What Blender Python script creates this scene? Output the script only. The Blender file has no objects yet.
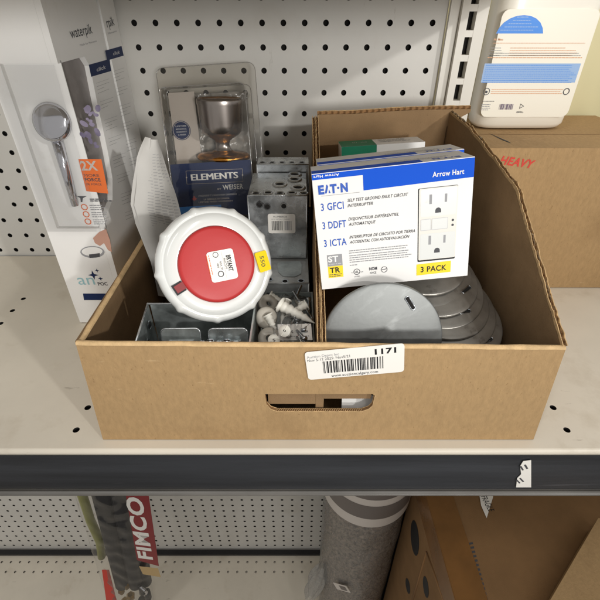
import bpy, math, random
from mathutils import Vector, Matrix, noise
random.seed(7)
S = 0.001                                   # everything below is in millimetres
sc = bpy.context.scene
col = sc.collection
V = Vector
# ------------------------------------------------------------------ camera
F_PX, PITCH = 436.0, math.radians(34.8)
CS, SN = math.cos(PITCH), math.sin(PITCH)
cd = bpy.data.cameras.new('camera'); cam = bpy.data.objects.new('camera', cd); col.objects.link(cam)
cd.sensor_width = 36; cd.lens = F_PX / 600 * 36; cd.clip_start = 0.01; cd.clip_end = 50
cam.rotation_euler = (math.pi/2 - PITCH, 0, 0)
sc.camera = cam

def ray(px, py):
    u, v = (px-300)/F_PX, (py-300)/F_PX
    return V((u, CS - v*SN, -SN - v*CS))
def atY(px, py, Y): r = ray(px, py); return r*(Y/r.y)
def atX(px, py, X): r = ray(px, py); return r*(X/r.x)
def atZ(px, py, Z): r = ray(px, py); return r*(Z/r.z)

class Fr:
    """a flat working plane: origin o, in-plane axes x and y, outward normal n"""
    def __init__(s, o, x, y):
        s.o = V(o); s.x = V(x).normalized(); n = s.x.cross(V(y)); s.n = n.normalized(); s.y = s.n.cross(s.x).normalized()
    def p(s, a, b, c=0): return s.o + s.x*a + s.y*b + s.n*c
    def px(s, u, v, c=0):
        r = ray(u, v); o = s.o + s.n*c; t = o.dot(s.n)/r.dot(s.n); q = r*t - s.o
        return (q.dot(s.x), q.dot(s.y))
    def off(s, c): f = Fr(s.o + s.n*c, s.x, s.y); return f
    def at(s, a, b, c=0, ang=0):
        ca, sa = math.cos(ang), math.sin(ang)
        return Fr(s.p(a, b, c), s.x*ca + s.y*sa, -s.x*sa + s.y*ca)

# ------------------------------------------------------------------ materials
def lin(c): c /= 255; return c/12.92 if c <= .04045 else ((c+.055)/1.055)**2.4
def rgb(r, g, b): return (lin(r), lin(g), lin(b), 1)
MATS = {}
def mat(name, c, rough=.5, metal=0, bump=0, bscale=200, var=0, vscale=20, spec=.5, coat=0, stretch=(1,1,1), sheen=0, c2=None, rvar=0):
    m = bpy.data.materials.new(name); m.use_nodes = True; nt = m.node_tree; N = nt.nodes; L = nt.links
    b = N['Principled BSDF']
    b.inputs['Base Color'].default_value = rgb(*c); b.inputs['Roughness'].default_value = rough
    b.inputs['Metallic'].default_value = metal; b.inputs['Specular IOR Level'].default_value = spec
    if coat: b.inputs['Coat Weight'].default_value = coat; b.inputs['Coat Roughness'].default_value = .12
    tc = N.new('ShaderNodeTexCoord'); mp = N.new('ShaderNodeMapping'); mp.inputs['Scale'].default_value = stretch
    L.new(tc.outputs['Object'], mp.inputs['Vector'])
    if var or c2 or rvar:
        n = N.new('ShaderNodeTexNoise'); n.inputs['Scale'].default_value = vscale; n.inputs['Detail'].default_value = 6; n.inputs['Roughness'].default_value = .6
        L.new(mp.outputs[0], n.inputs['Vector'])
        if var or c2:
            r = N.new('ShaderNodeValToRGB'); r.color_ramp.elements[0].position = .32; r.color_ramp.elements[1].position = .68
            k = 1-var
            r.color_ramp.elements[0].color = rgb(*(c2 if c2 else [x*k for x in c])); r.color_ramp.elements[1].color = rgb(*c)
            L.new(n.outputs['Fac'], r.inputs['Fac']); L.new(r.outputs['Color'], b.inputs['Base Color'])
        if rvar:
            mr = N.new('ShaderNodeMapRange'); mr.inputs['From Min'].default_value = .3; mr.inputs['From Max'].default_value = .7
            mr.inputs['To Min'].default_value = max(.02, rough-rvar); mr.inputs['To Max'].default_value = rough+rvar
            L.new(n.outputs['Fac'], mr.inputs['Value']); L.new(mr.outputs[0], b.inputs['Roughness'])
    if bump:
        n2 = N.new('ShaderNodeTexNoise'); n2.inputs['Scale'].default_value = bscale; n2.inputs['Detail'].default_value = 5
        L.new(mp.outputs[0], n2.inputs['Vector'])
        bp = N.new('ShaderNodeBump'); bp.inputs['Strength'].default_value = bump; bp.inputs['Distance'].default_value = .001
        L.new(n2.outputs['Fac'], bp.inputs['Height']); L.new(bp.outputs[0], b.inputs['Normal'])
    MATS[name] = m; return m
def specks(m, scale, lo, hi, dark, amount=.5, stretch=(1,1,1)):
    """sparse specks, scuffs or grime with a shape of their own"""
    nt = m.node_tree; N = nt.nodes; L = nt.links; b = N['Principled BSDF']; inp = b.inputs['Base Color']
    tc = N.new('ShaderNodeTexCoord'); mp = N.new('ShaderNodeMapping'); mp.inputs['Scale'].default_value = stretch; mp.inputs['Location'].default_value = (3.1, 1.7, .4)
    n = N.new('ShaderNodeTexNoise'); n.inputs['Scale'].default_value = scale; n.inputs['Detail'].default_value = 8; n.inputs['Roughness'].default_value = .65
    r = N.new('ShaderNodeMapRange'); r.inputs['From Min'].default_value = lo; r.inputs['From Max'].default_value = hi; r.inputs['To Max'].default_value = amount
    mx = N.new('ShaderNodeMix'); mx.data_type = 'RGBA'; mx.inputs['B'].default_value = rgb(*dark)
    L.new(tc.outputs['Object'], mp.inputs['Vector']); L.new(mp.outputs[0], n.inputs['Vector']); L.new(n.outputs['Fac'], r.inputs['Value']); L.new(r.outputs[0], mx.inputs['Factor'])
    if inp.is_linked: L.new(inp.links[0].from_socket, mx.inputs['A'])
    else: mx.inputs['A'].default_value = inp.default_value
    L.new(mx.outputs['Result'], inp)
def clear(name, tint=(245,245,245), refl=.06, rough=.08, bump=.3, bscale=60, haze=.0):
    """thin clear film: mostly see-through, with gloss"""
    m = bpy.data.materials.new(name); m.use_nodes = True; nt = m.node_tree; N = nt.nodes; L = nt.links
    N.remove(N['Principled BSDF']); out = N['Material Output']
    t = N.new('ShaderNodeBsdfTransparent'); t.inputs['Color'].default_value = rgb(*tint)
    g = N.new('ShaderNodeBsdfGlossy'); g.inputs['Roughness'].default_value = rough
    d = N.new('ShaderNodeBsdfDiffuse'); d.inputs['Color'].default_value = rgb(225, 225, 222)
    lw = N.new('ShaderNodeLayerWeight'); lw.inputs['Blend'].default_value = .25
    mr = N.new('ShaderNodeMapRange'); mr.inputs['To Min'].default_value = refl; mr.inputs['To Max'].default_value = .75
    L.new(lw.outputs['Fresnel'], mr.inputs['Value'])
    m0 = N.new('ShaderNodeMixShader'); m0.inputs['Fac'].default_value = haze
    L.new(t.outputs[0], m0.inputs[1]); L.new(d.outputs[0], m0.inputs[2])
    mx = N.new('ShaderNodeMixShader'); L.new(mr.outputs[0], mx.inputs['Fac']); L.new(m0.outputs[0], mx.inputs[1]); L.new(g.outputs[0], mx.inputs[2])
    tc = N.new('ShaderNodeTexCoord'); n2 = N.new('ShaderNodeTexNoise'); n2.inputs['Scale'].default_value = bscale; n2.inputs['Detail'].default_value = 4
    bp = N.new('ShaderNodeBump'); bp.inputs['Strength'].default_value = bump; bp.inputs['Distance'].default_value = .004
    L.new(tc.outputs['Object'], n2.inputs['Vector']); L.new(n2.outputs['Fac'], bp.inputs['Height'])
    L.new(bp.outputs[0], g.inputs['Normal']); L.new(bp.outputs[0], lw.inputs['Normal'])
    L.new(mx.outputs[0], out.inputs['Surface']); MATS[name] = m; return m

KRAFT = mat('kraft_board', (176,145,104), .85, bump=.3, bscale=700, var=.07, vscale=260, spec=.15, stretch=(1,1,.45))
KRAFTIN = mat('kraft_board_inside_shade', (150,122,90), .9, bump=.35, bscale=900, var=.10, vscale=30, spec=.1)  # inside board toned darker to stand in for shade within the carton
KRAFTEDGE = mat('kraft_fold_highlight', (222,188,140), .85, bump=.5, bscale=1500, var=.12, vscale=150, spec=.15)  # fold toned lighter than the board to paint its edge highlight
KLIN = mat('kraft_liner_edge', (205,170,122), .9, var=.2, vscale=300)
KFLUTE = mat('kraft_flute', (140,104,66), .95)
KTORN = mat('torn_paper', (226,206,172), .95, bump=.8, bscale=1500)
PEG = mat('pegboard_paint', (210,207,200), .42, bump=.04, bscale=500, var=.03, vscale=8, spec=.4)
PEGIN = mat('hole_dark', (24,21,18), .9)
SHELFM = mat('shelf_paint', (222,213,196), .4, bump=.05, bscale=400, var=.04, vscale=10)
CHANNEL = mat('charcoal_channel', (56,58,62), .38, bump=.12, bscale=60, var=.35, vscale=9, stretch=(.25,1,4), rvar=.1)
CHANLIP = mat('grey_plastic_lip', (112,108,102), .35, var=.2, vscale=30, stretch=(.3,1,1))
UPR = mat('upright_paint', (224,220,210), .4, spec=.4)
CREAM = mat('cream_panel', (226,216,170), .5, var=.03, vscale=6)
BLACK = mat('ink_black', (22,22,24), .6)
DGREY = mat('ink_dark_grey', (70,70,74), .6)
GREY = mat('ink_grey', (150,150,152), .6)
LGREY = mat('ink_light_grey', (190,190,192), .6)
PAPER = mat('white_card', (236,234,230), .5, var=.015, vscale=15, spec=.4)
STICK = mat('white_sticker', (240,236,228), .45, spec=.4)
BLUE = mat('print_blue', (14,84,205), .6, spec=.15)
BLUETXT = mat('print_blue_text', (22,82,180), .5)
YELL = mat('print_yellow', (245,214,20), .5)
REDINK = mat('print_red', (206,58,44), .6)
ORINK = mat('print_orange', (226,112,50), .6)
NAVY = mat('print_navy', (14,36,80), .55, spec=.25)
LBLUE = mat('print_light_blue', (20,135,225), .4)
BEIGE = mat('card_beige', (192,182,172), .5)
GREEN = mat('print_green', (0,128,92), .5, var=.1)
WPLAS = mat('white_plastic', (220,221,217), .3, spec=.5, coat=1, bump=.02, bscale=30)
REDPL = mat('red_plastic', (184,46,46), .42, spec=.45, bump=.05, bscale=250)
REDDK = mat('red_plastic_dark', (130,20,22), .45)
GALV = mat('galvanised_steel', (232,236,238), .27, metal=.8, bump=.3, bscale=70, var=.28, vscale=45, rvar=.13)
GALVD = mat('galvanised_steel_worn', (226,234,232), .36, metal=.75, bump=.15, bscale=80, var=.35, vscale=40, rvar=.12)
ZINC = mat('zinc_plate', (148,150,148), .52, metal=.75, bump=.06, bscale=300, var=.22, vscale=18, rvar=.1)
ZINCD = mat('dull_plated_steel', (176,172,164), .34, metal=.75, bump=.10, bscale=200, var=.2, vscale=25, rvar=.1)
NICKEL = mat('satin_nickel', (150,142,136), .26, metal=.95)
AMBER = mat('amber_reflection', (205,140,62), .22, metal=1, var=.3, vscale=90)  # amber paints gold reflections on the nickel rosette and knob face
ANCH = mat('anchor_nylon', (224,221,210), .45, spec=.4)
SCREWM = mat('bright_zinc', (200,205,210), .22, metal=1)
JUG = mat('jug_plastic', (232,226,212), .35, spec=.5, coat=.2)
LABCREAM = mat('jug_label', (240,234,218), .4)
LABBLUE = mat('jug_label_blue', (64,136,222), .4)
LABPALE = mat('jug_label_pale_blue', (150,180,220), .4)
BLKPL = mat('black_hose', (48,48,52), .45, spec=.5)
YGRN = mat('yellow_green_plastic', (150,150,40), .5)
MAROON = mat('label_maroon', (132,20,30), .45)
BRASS = mat('brass_fitting', (150,120,60), .3, metal=1)
RUG = mat('shaggy_rug', (182,162,140), 1, bump=1, bscale=260, var=.45, vscale=140, spec=.05)
TAPE = mat('brown_tape', (132,92,50), .25, bump=.3, bscale=40, var=.15, vscale=20, spec=.6)
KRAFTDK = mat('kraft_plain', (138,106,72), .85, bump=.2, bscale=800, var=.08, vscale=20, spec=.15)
LILAC = mat('photo_lilac', (150,140,160), .4, c2=(96,88,112), vscale=45)
DWIN = mat('photo_grey', (150,143,140), .4, var=.2, vscale=30)
SKIN = mat('photo_skin', (196,150,130), .5)
CHROME = mat('chrome', (200,200,205), .12, metal=1)
TEAL = mat('print_teal', (150,190,195), .5)
def flutes(m, d):
    nt = m.node_tree; N = nt.nodes; L = nt.links; b = N['Principled BSDF']; tc = N.new('ShaderNodeTexCoord')
    w_ = N.new('ShaderNodeTexWave'); w_.bands_direction = d; w_.inputs['Scale'].default_value = 46; w_.inputs['Distortion'].default_value = .6; w_.inputs['Detail'].default_value = 1
    bp = N.new('ShaderNodeBump'); bp.inputs['Strength'].default_value = .12; bp.inputs['Distance'].default_value = .0005
    L.new(tc.outputs['Object'], w_.inputs['Vector']); L.new(w_.outputs['Fac'], bp.inputs['Height']); L.new(b.inputs['Normal'].links[0].from_socket, bp.inputs['Normal']); L.new(bp.outputs[0], b.inputs['Normal'])
flutes(KRAFT, 'X'); flutes(KRAFTIN, 'Y')
specks(KRAFT, 480, .62, .70, (112,84,52), .55, (1,1,.5)); specks(KRAFT, 9, .56, .72, (140,112,78), .5); specks(KRAFT, 60, .66, .72, (206,178,138), .5, (.3,1,1))
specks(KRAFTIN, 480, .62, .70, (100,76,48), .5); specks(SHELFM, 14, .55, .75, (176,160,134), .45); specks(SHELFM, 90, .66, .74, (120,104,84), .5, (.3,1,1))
specks(PEG, 7, .56, .75, (188,180,166), .4); specks(PEG, 55, .68, .73, (140,130,118), .5, (2,1,.25)); specks(CHANNEL, 40, .62, .72, (104,104,108), .4, (.12,1,1.2))
specks(WPLAS, 60, .64, .74, (176,172,160), .35); specks(REDPL, 70, .64, .74, (150,30,34), .4); specks(UPR, 30, .62, .74, (176,168,152), .5); specks(PAPER, 26, .62, .76, (214,208,198), .5)
specks(ZINC, 30, .55, .68, (150,152,150), .6, (1,3,1)); specks(ZINCD, 50, .6, .7, (92,84,74), .6); specks(GALV, 40, .58, .7, (120,124,124), .6)
FILM = clear('clear_film', refl=.05, rough=.1, bump=.9, bscale=45, haze=.04)
SHELLP = clear('clear_clamshell', tint=(249,248,246), refl=.03, rough=.06, bump=.25, bscale=25, haze=.015)
CREASE = clear('clear_ridge', tint=(232,230,228), refl=.22, rough=.15, bump=.2, bscale=80, haze=.18)
THIN = clear('smooth_clear_film', refl=.03, rough=.08, bump=.25, bscale=18, haze=.02)
HAZY = clear('hazy_film', refl=.06, rough=.2, bump=1, bscale=70, haze=.14)

# ------------------------------------------------------------------ mesh builder
_tc = {}
def text_mesh(s, bold):
    k = (s, bold)
    if k not in _tc:
        c = bpy.data.curves.new('t', 'FONT'); c.body = s; c.offset = bold; c.resolution_u = 3; c.fill_mode = 'FRONT'; c.space_character = 1.07 if bold > .009 else 1
        o = bpy.data.objects.new('t', c); col.objects.link(o)
        dg = bpy.context.evaluated_depsgraph_get(); me = bpy.data.meshes.new_from_object(o.evaluated_get(dg))
        vs = [(v.co.x, v.co.y) for v in me.vertices]; fs = [tuple(p.vertices) for p in me.polygons]
        bpy.data.objects.remove(o); bpy.data.curves.remove(c); bpy.data.meshes.remove(me)
        x0 = min(v[0] for v in vs); x1 = max(v[0] for v in vs)
        _tc[k] = ([((x-x0)/(x1-x0), y/.73) for x, y in vs], fs, x1-x0)
    return _tc[k]

class MB:
    def __init__(s): s.v = []; s.f = []; s.m = []; s.mats = []; s.sm = []
    def mi(s, m):
        if m not in s.mats: s.mats.append(m)
        return s.mats.index(m)
    def add(s, vs, fs, m, smooth=False):
        b = len(s.v); s.v += [V(q) for q in vs]; i = s.mi(m)
        for f in fs: s.f.append([b+k for k in f]); s.m.append(i); s.sm.append(smooth)
        return s
    def hexa(s, a, m):      # 8 corners: bottom 4 ccw, top 4 ccw
        return s.add(a, [(3,2,1,0),(4,5,6,7),(0,1,5,4),(1,2,6,5),(2,3,7,6),(3,0,4,7)], m)
    def box(s, fr, x0, x1, y0, y1, z0, z1, m, bev=0):
        if bev:
            return s.prism(fr, rrect(x0, y0, x1, y1, bev, 3), z0, z1, m)
        return s.hexa([fr.p(*q) for q in ((x0,y0,z0),(x1,y0,z0),(x1,y1,z0),(x0,y1,z0),(x0,y0,z1),(x1,y0,z1),(x1,y1,z1),(x0,y1,z1))], m)
    def wbox(s, x0, x1, y0, y1, z0, z1, m): return s.box(Fr((0,0,0),(1,0,0),(0,1,0)), x0, x1, y0, y1, z0, z1, m)
    def prism(s, fr, poly, z0, z1, m, mtop=None):
        n = len(poly)
        s.add([fr.p(a, b, z0) for a, b in poly] + [fr.p(a, b, z1) for a, b in poly],
              [tuple(range(n))[::-1]] + [(i, (i+1) % n, n+(i+1) % n, n+i) for i in range(n)], m)
        return s.add([fr.p(a, b, z1) for a, b in poly], [tuple(range(n))], mtop or m)
    def flat(s, fr, poly, c, m): return s.add([fr.p(a, b, c) for a, b in poly], [tuple(range(len(poly)))], m)
    def lathe(s, fr, prof, m, seg=48, a0=0, a1=2*math.pi, smooth=True, rad=None):
        full = abs(a1-a0-2*math.pi) < 1e-6; k = seg if full else seg+1; vs = []
        for r, z in prof:
            for i in range(k):
                a = a0 + (a1-a0)*i/seg; rr = r*(rad(a, r) if rad else 1); vs.append(fr.p(rr*math.cos(a), rr*math.sin(a), z))
        fs = [(j*k+i, j*k+(i+1) % k, (j+1)*k+(i+1) % k, (j+1)*k+i) for j in range(len(prof)-1) for i in range(seg)]
        return s.add(vs, fs, m, smooth)
    def tube(s, pts, r, m, seg=8, smooth=True):
        pts = [V(p) for p in pts]; vs = []; n = len(pts); up = None
        for i, p in enumerate(pts):
            d = (pts[min(i+1, n-1)] - pts[max(i-1, 0)]).normalized()
            if up is None: up = d.orthogonal().normalized()
            up = (up - d*up.dot(d)).normalized(); w = d.cross(up); rr = r[i] if isinstance(r, (list, tuple)) else r
            for k in range(seg):
                a = 2*math.pi*k/seg; vs.append(p + up*rr*math.cos(a) + w*rr*math.sin(a))
        fs = [(j*seg+i, j*seg+(i+1) % seg, (j+1)*seg+(i+1) % seg, (j+1)*seg+i) for j in range(n-1) for i in range(seg)]
        fs += [tuple(range(seg))[::-1], tuple((n-1)*seg+i for i in range(seg))]
        return s.add(vs, fs, m, smooth)
    def grid(s, fn, nu, nv, m, smooth=True):
        vs = [fn(i/nu, j/nv) for j in range(nv+1) for i in range(nu+1)]
        return s.add(vs, [(j*(nu+1)+i, j*(nu+1)+i+1, (j+1)*(nu+1)+i+1, (j+1)*(nu+1)+i) for j in range(nv) for i in range(nu)], m, smooth)
    def text(s, fr, t, x, y, w, h, m, c=.25, bold=.0, shear=0, ang=0):
        vs, fs, _ = text_mesh(t, bold); f = fr.at(x, y, c, ang)
        return s.add([f.p(a*w + shear*b*h, b*h) for a, b in vs], fs, m)
    def tpx(s, fr, t, xa, ya, xb, yb, h, m, c=.25, bold=.0, shear=0):
        """text whose baseline runs between two points of the surface"""
        a = V(fr.px(xa, ya)); b = V(fr.px(xb, yb)); d = b-a; n = V((ya-yb, xb-xa)).normalized()
        q = V(fr.px(xa + (yb-ya)/max(1e-6, math.hypot(xb-xa, yb-ya))*h, ya - (xb-xa)/max(1e-6, math.hypot(xb-xa, yb-ya))*h))
        return s.text(fr, t, a.x, a.y, d.length, abs((q-a).cross(d.normalized())), m, c, bold, shear, math.atan2(d.y, d.x))
    def ppx(s, fr, pts, c, m): return s.flat(fr, orient([fr.px(*p) for p in pts]), c, m)
    def lines(s, fr, x0, y0, x1, n, dy, h, m, c=.25, rag=.3, ang=0):
        """small print too fine to read: rows of word-length bars"""
        f = fr.at(x0, y0, 0, ang)
        for k in range(n):
            x = 0; end = (x1-x0)*(1-rag*random.random())
            while x < end:
                w = min(random.uniform(1.6, 5)*h, end-x); s.flat(f, [(x, -k*dy), (x+w, -k*dy), (x+w, -k*dy+h), (x, -k*dy+h)], c, m); x += w + h*.7
        return s
    def barcode(s, fr, x0, y0, x1, y1, m, c=.25, bars=34, ang=0, seed=3):
        R = random.Random(seed); ws = [R.choice((1,1,2,3)) for _ in range(bars*2)]; tot = sum(ws); x = x0
        for i, w in enumerate(ws):
            dw = (x1-x0)*w/tot
            if i % 2 == 0: s.flat(fr, [(x,y0),(x+dw,y0),(x+dw,y1),(x,y1)], c, m)
            x += dw
        return s
    def ring(s, fr, x, y, r0, r1, c, m, seg=28, a0=0, a1=2*math.pi):
        f = fr.at(x, y); return s.lathe(f, [(r0, c), (r1, c)], m, seg, a0, a1, False)
    def build(s, name, parent=None):
        me = bpy.data.meshes.new(name); o = bpy.data.objects.new(name, me)
        off = WL[parent.name] if parent else V((0,0,0))
        me.from_pydata([tuple((v-off)*S) for v in s.v], [], s.f)
        for m in s.mats: me.materials.append(m)
        me.polygons.foreach_set('material_index', s.m); me.polygons.foreach_set('use_smooth', s.sm); me.update()
        col.objects.link(o)
        if parent: o.parent = parent
        WL[o.name] = off; return o
WL = {}
def orient(p):
    a = sum(p[i][0]*p[(i+1) % len(p)][1] - p[(i+1) % len(p)][0]*p[i][1] for i in range(len(p)))
    return p if a > 0 else p[::-1]
def rrect(x0, y0, x1, y1, r, n=4):
    P = []
    for cx, cy, a in ((x1-r, y0+r, -90), (x1-r, y1-r, 0), (x0+r, y1-r, 90), (x0+r, y0+r, 180)):
        for k in range(n+1):
            q = math.radians(a + 90*k/n); P.append((cx + r*math.cos(q), cy + r*math.sin(q)))
    return P
def circ(x, y, r, n=24): return [(x + r*math.cos(2*math.pi*k/n), y + r*math.sin(2*math.pi*k/n)) for k in range(n)]
def tag(o, label, cat=None, group=None, kind=None):
    if label: o['label'] = label
    if cat: o['category'] = cat
    if group: o['group'] = group
    if kind: o['kind'] = kind
    return o
def thing(name, label, cat, loc, group=None):
    o = bpy.data.objects.new(name, None); o.empty_display_size = .01; col.objects.link(o); o.location = V(loc)*S
    WL[o.name] = V(loc); return tag(o, label, cat, group)
def copy_tree(o, parent=None):
    c = o.copy(); col.objects.link(c); c.parent = parent; WL[c.name] = WL[o.name]
    for ch in [x for x in col.objects if x.parent == o]: copy_tree(ch, c)
    return c
WF = Fr((0,0,0),(1,0,0),(0,1,0))

def perforated(mb, fr, x0, x1, y0, y1, px0, py0, pitch, r, depth, m, mh, skip=None):
    """sheet with real round holes; cells centred on px0+i*pitch, py0+j*pitch"""
    i0 = math.ceil((x0-px0)/pitch+.5); i1 = math.floor((x1-px0)/pitch-.5); j0 = math.ceil((y0-py0)/pitch+.5); j1 = math.floor((y1-py0)/pitch-.5)
    h = pitch/2; K = 16; sq = []
    for k in range(K):
        a = 2*math.pi*k/K; ca, sa = math.cos(a), math.sin(a); q = h/max(abs(ca), abs(sa)); sq.append((ca*q, sa*q))
    for i in range(i0, i1+1):
        for j in range(j0, j1+1):
            cx, cy = px0+i*pitch, py0+j*pitch
            if skip and skip(cx, cy):
                mb.flat(fr, [(cx-h,cy-h),(cx+h,cy-h),(cx+h,cy+h),(cx-h,cy+h)], 0, m); continue
            inner = [fr.p(cx+r*math.cos(2*math.pi*k/K), cy+r*math.sin(2*math.pi*k/K)) for k in range(K)]
            outer = [fr.p(cx+a, cy+b) for a, b in sq]; back = [p - fr.n*depth for p in inner]
            mb.add(inner+outer, [(k, K+k, K+(k+1) % K, (k+1) % K) for k in range(K)], m)
            mb.add(inner+back, [(k, (k+1) % K, K+(k+1) % K, K+k) for k in range(K)], mh)
    X0, X1 = px0+(i0-.5)*pitch, px0+(i1+.5)*pitch; Y0, Y1 = py0+(j0-.5)*pitch, py0+(j1+.5)*pitch
    for a, b, c, d in ((x0, X0, y0, y1), (X1, x1, y0, y1), (X0, X1, y0, Y0), (X0, X1, Y1, y1)):
        if b-a > .01 and d-c > .01: mb.flat(fr, [(a,c),(b,c),(b,d),(a,d)], 0, m)
    mb.flat(fr, [(x0,y0),(x1,y0),(x1,y1),(x0,y1)], -depth-3, mh)

# ------------------------------------------------------------------ setting: pegboard, uprights, shelves
WALL = 615
pegf = Fr((0, WALL, 0), (1,0,0), (0,0,1))       # normal faces -Y
mb = MB(); perforated(mb, pegf, -520, 174, -1292, 60, 107.2-25.4*4, 0, 25.4, 3.45, 4, PEG, PEGIN)
tag(mb.build('pegboard'), 'off white perforated pegboard back wall behind the open carton', 'pegboard')

up = thing('shelf_upright', 'white slotted metal upright post right of the pegboard', 'upright', (200, 604, -1296))
mb = MB(); f = Fr((0, 600, 0), (1,0,0), (0,0,1))
z = -13.6
mb.box(f, 186, 194.6, -1290, 60, -14, 0, UPR); mb.box(f, 203.6, 217, -1290, 60, -14, 0, UPR)
for k in range(-3, 51):
    zt = -13.6 - 25.4*k; mb.box(f, 194.6, 203.6, zt, zt+6.9, -14, -.3, UPR)
mb.box(f, 194.6, 203.6, -1290, 60, -13.5, -12, PEGIN)
mb.build('post', up)
mb = MB(); mb.box(Fr((0,607,0),(1,0,0),(0,0,1)), 174.5, 185.5, -1290, 60, -6, 0, UPR); mb.build('filler_strip', up)
mb = MB(); mb.wbox(190, 640, 700, 706, -1290, 60, CREAM)
tag(mb.build('back_panel'), 'plain cream coloured back panel of the next shelf bay behind the white jug', 'panel')

sh = thing('shelf', 'cream metal shelf with charcoal front edge carrying the open carton', 'shelf', (0, 430, -408))
mb = MB(); SZ = -340
pf = Fr((0, 0, SZ), (1,0,0), (0,1,0))
perforated(mb, pf, -520, 640, 251, 612, -214, 299, 27.6, 3.2, 2.5, SHELFM, PEGIN, skip=lambda x, y: not (abs(x+214) < 5 or abs(x-255.2) < 15 or abs(x+379.6) < 5) or y > 500)
mb.wbox(-520, 640, 251, 612, SZ-14, SZ-8, SHELFM); mb.wbox(222, 640, 612, 698, SZ-14, SZ, SHELFM)
mb.build('shelf_deck', sh)
mb = MB()
def lipf(u, v):
    a = v*math.pi/2; return V((-520+1080*u, 252-4*math.sin(a), SZ-4+4*math.cos(a)))
mb.grid(lipf, 1, 6, SHELFM); mb.wbox(-520, 560, 248, 256, SZ-8, SZ-4, SHELFM); mb.build('front_lip', sh)
mb = MB(); f = Fr((0, 247.6, SZ-8), (1,0,0), (0,0,1))
def chan(u, v):
    zz = -3 - 57*v; return V((-520+1080*u, 247 - .8*math.sin(v*math.pi) + (1.5 if v > .96 else 0), SZ-2+zz))
mb.grid(chan, 40, 12, CHANNEL); mb.wbox(-520, 560, 249, 254, SZ-66, SZ-9, CHANNEL); mb.build('price_channel', sh)
mb = MB()
def lip2(u, v):
    a = v*math.pi; return V((-520+1080*u, 246.5 - 3*math.sin(a), SZ-62 - 5.5*v))
mb.grid(lip2, 30, 8, CHANLIP); mb.wbox(-520, 560, 247.5, 253, SZ-67.8, SZ-61.5, CHANLIP); mb.build('channel_lip', sh)
# torn price tag on the channel
tf = Fr((0, 245.6, 0), (1,0,0), (0,0,1))
mb = MB(); mb.prism(tf, orient([tf.px(*p) for p in ((516,487),(517,478),(521,474),(520,466),(523,461),(531,460),(531,487))]), 0, .4, STICK)
for a in ((519,483,524,481),(522,470,528,468)): mb.tpx(tf, 'lI', *a, 5, DGREY, c=.6)
tag(mb.build('torn_sticker'), 'torn white price sticker stuck on the dark front edge of the shelf', 'sticker')

us = thing('shelf', 'upper shelf just above the top of the photo, shading the pegboard', 'shelf', (-150, 430, 3))
mb = MB(); mb.wbox(-520, 240, 262, 613, 3, 22, SHELFM); mb.build('shelf_deck', us)
mb = MB(); mb.wbox(-520, 240, 255, 261, 2, 40, CHANNEL); mb.build('price_channel', us)

mb = MB(); df = Fr((0, 0, -1296), (1,0,0), (0,1,0))
perforated(mb, df, -1100, 560, 120, 606, 107.2-25.4*4, 582, 25.4, 3.1, 3, SHELFM, PEGIN, skip=lambda x, y: y < 540)
mb.wbox(-1100, 560, 120, 606, -1306, -1300, SHELFM); mb.wbox(-1100, 560, 599, 611, -1299, -1287, BLACK)  # black strip paints the shade in the gap behind the deck
tag(mb.build('base_deck'), 'cream base shelf with two rows of small holes far below', 'shelf')
mb = MB(); mb.wbox(-1500, 1500, -1500, 1500, -1410, -1400, mat('concrete_floor', (120,114,106), .6, var=.15, vscale=3)); tag(mb.build('floor'), None, kind='structure')
mb = MB(); perforated(mb, pegf, -1150, -521, -1292, 60, 107.2-25.4*4-25.4*27, 0, 25.4, 3.45, 4, PEG, PEGIN)
tag(mb.build('pegboard'), 'off white pegboard section of the bay further left', 'pegboard')

# ------------------------------------------------------------------ corrugated board
def raw_edge(mb, pts, nrm, th, depth=3.2, period=6.5, rough=.5, sides=(1,-1)):
    """open corrugated edge along a path: two paper liners and the wavy fluting between them"""
    pts = [V(p) for p in pts]; nrm = V(nrm).normalized()
    for a, b in zip(pts, pts[1:]):
        d = b-a; L_ = d.length; t = d.normalized(); upv = nrm.cross(t).normalized()
        if upv.z < -.2 : upv = -upv
        n = max(2, int(L_/3)); 
        for sgn in sides:
            c0 = nrm*sgn*(th/2-.35)
            vs = []; fs = []
            for i in range(n+1):
                q = a + d*i/n + c0 + nrm*rough*.35*noise.noise(a*.1+d*i/n*.2); hh = depth + rough*noise.noise((a + d*i/n)*.25 + nrm*sgn*5)
                for w, e in ((-.35,0),(.35,0),(.35,hh),(-.35,hh)): vs.append(q + nrm*w + upv*e)
            for i in range(n):
                o = i*4
                for k in range(4): fs.append((o+k, o+(k+1) % 4, o+4+(k+1) % 4, o+4+k))
            fs += [(0,1,2,3), (n*4, n*4+1, n*4+2, n*4+3)]
            mb.add(vs, fs, KLIN)
        m_ = int(L_/period*8); vs = []
        for i in range(m_+1):
            s = L_*i/m_; q = a + t*s + nrm*(th/2-.8)*math.sin(2*math.pi*s/period)
            vs += [q, q + upv*(depth-.5)]
        mb.add(vs, [(2*i, 2*i+2, 2*i+3, 2*i+1) for i in range(m_)], KFLUTE)
        mb.add([a-nrm*th/2*.9, b-nrm*th/2*.9, b+nrm*th/2*.9, a+nrm*th/2*.9], [(0,1,2,3)], KFLUTE)

box = thing('cardboard_carton', 'open brown corrugated carton holding electrical parts on the shelf', 'carton', (17, 400, SZ))
T = 4.0
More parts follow.
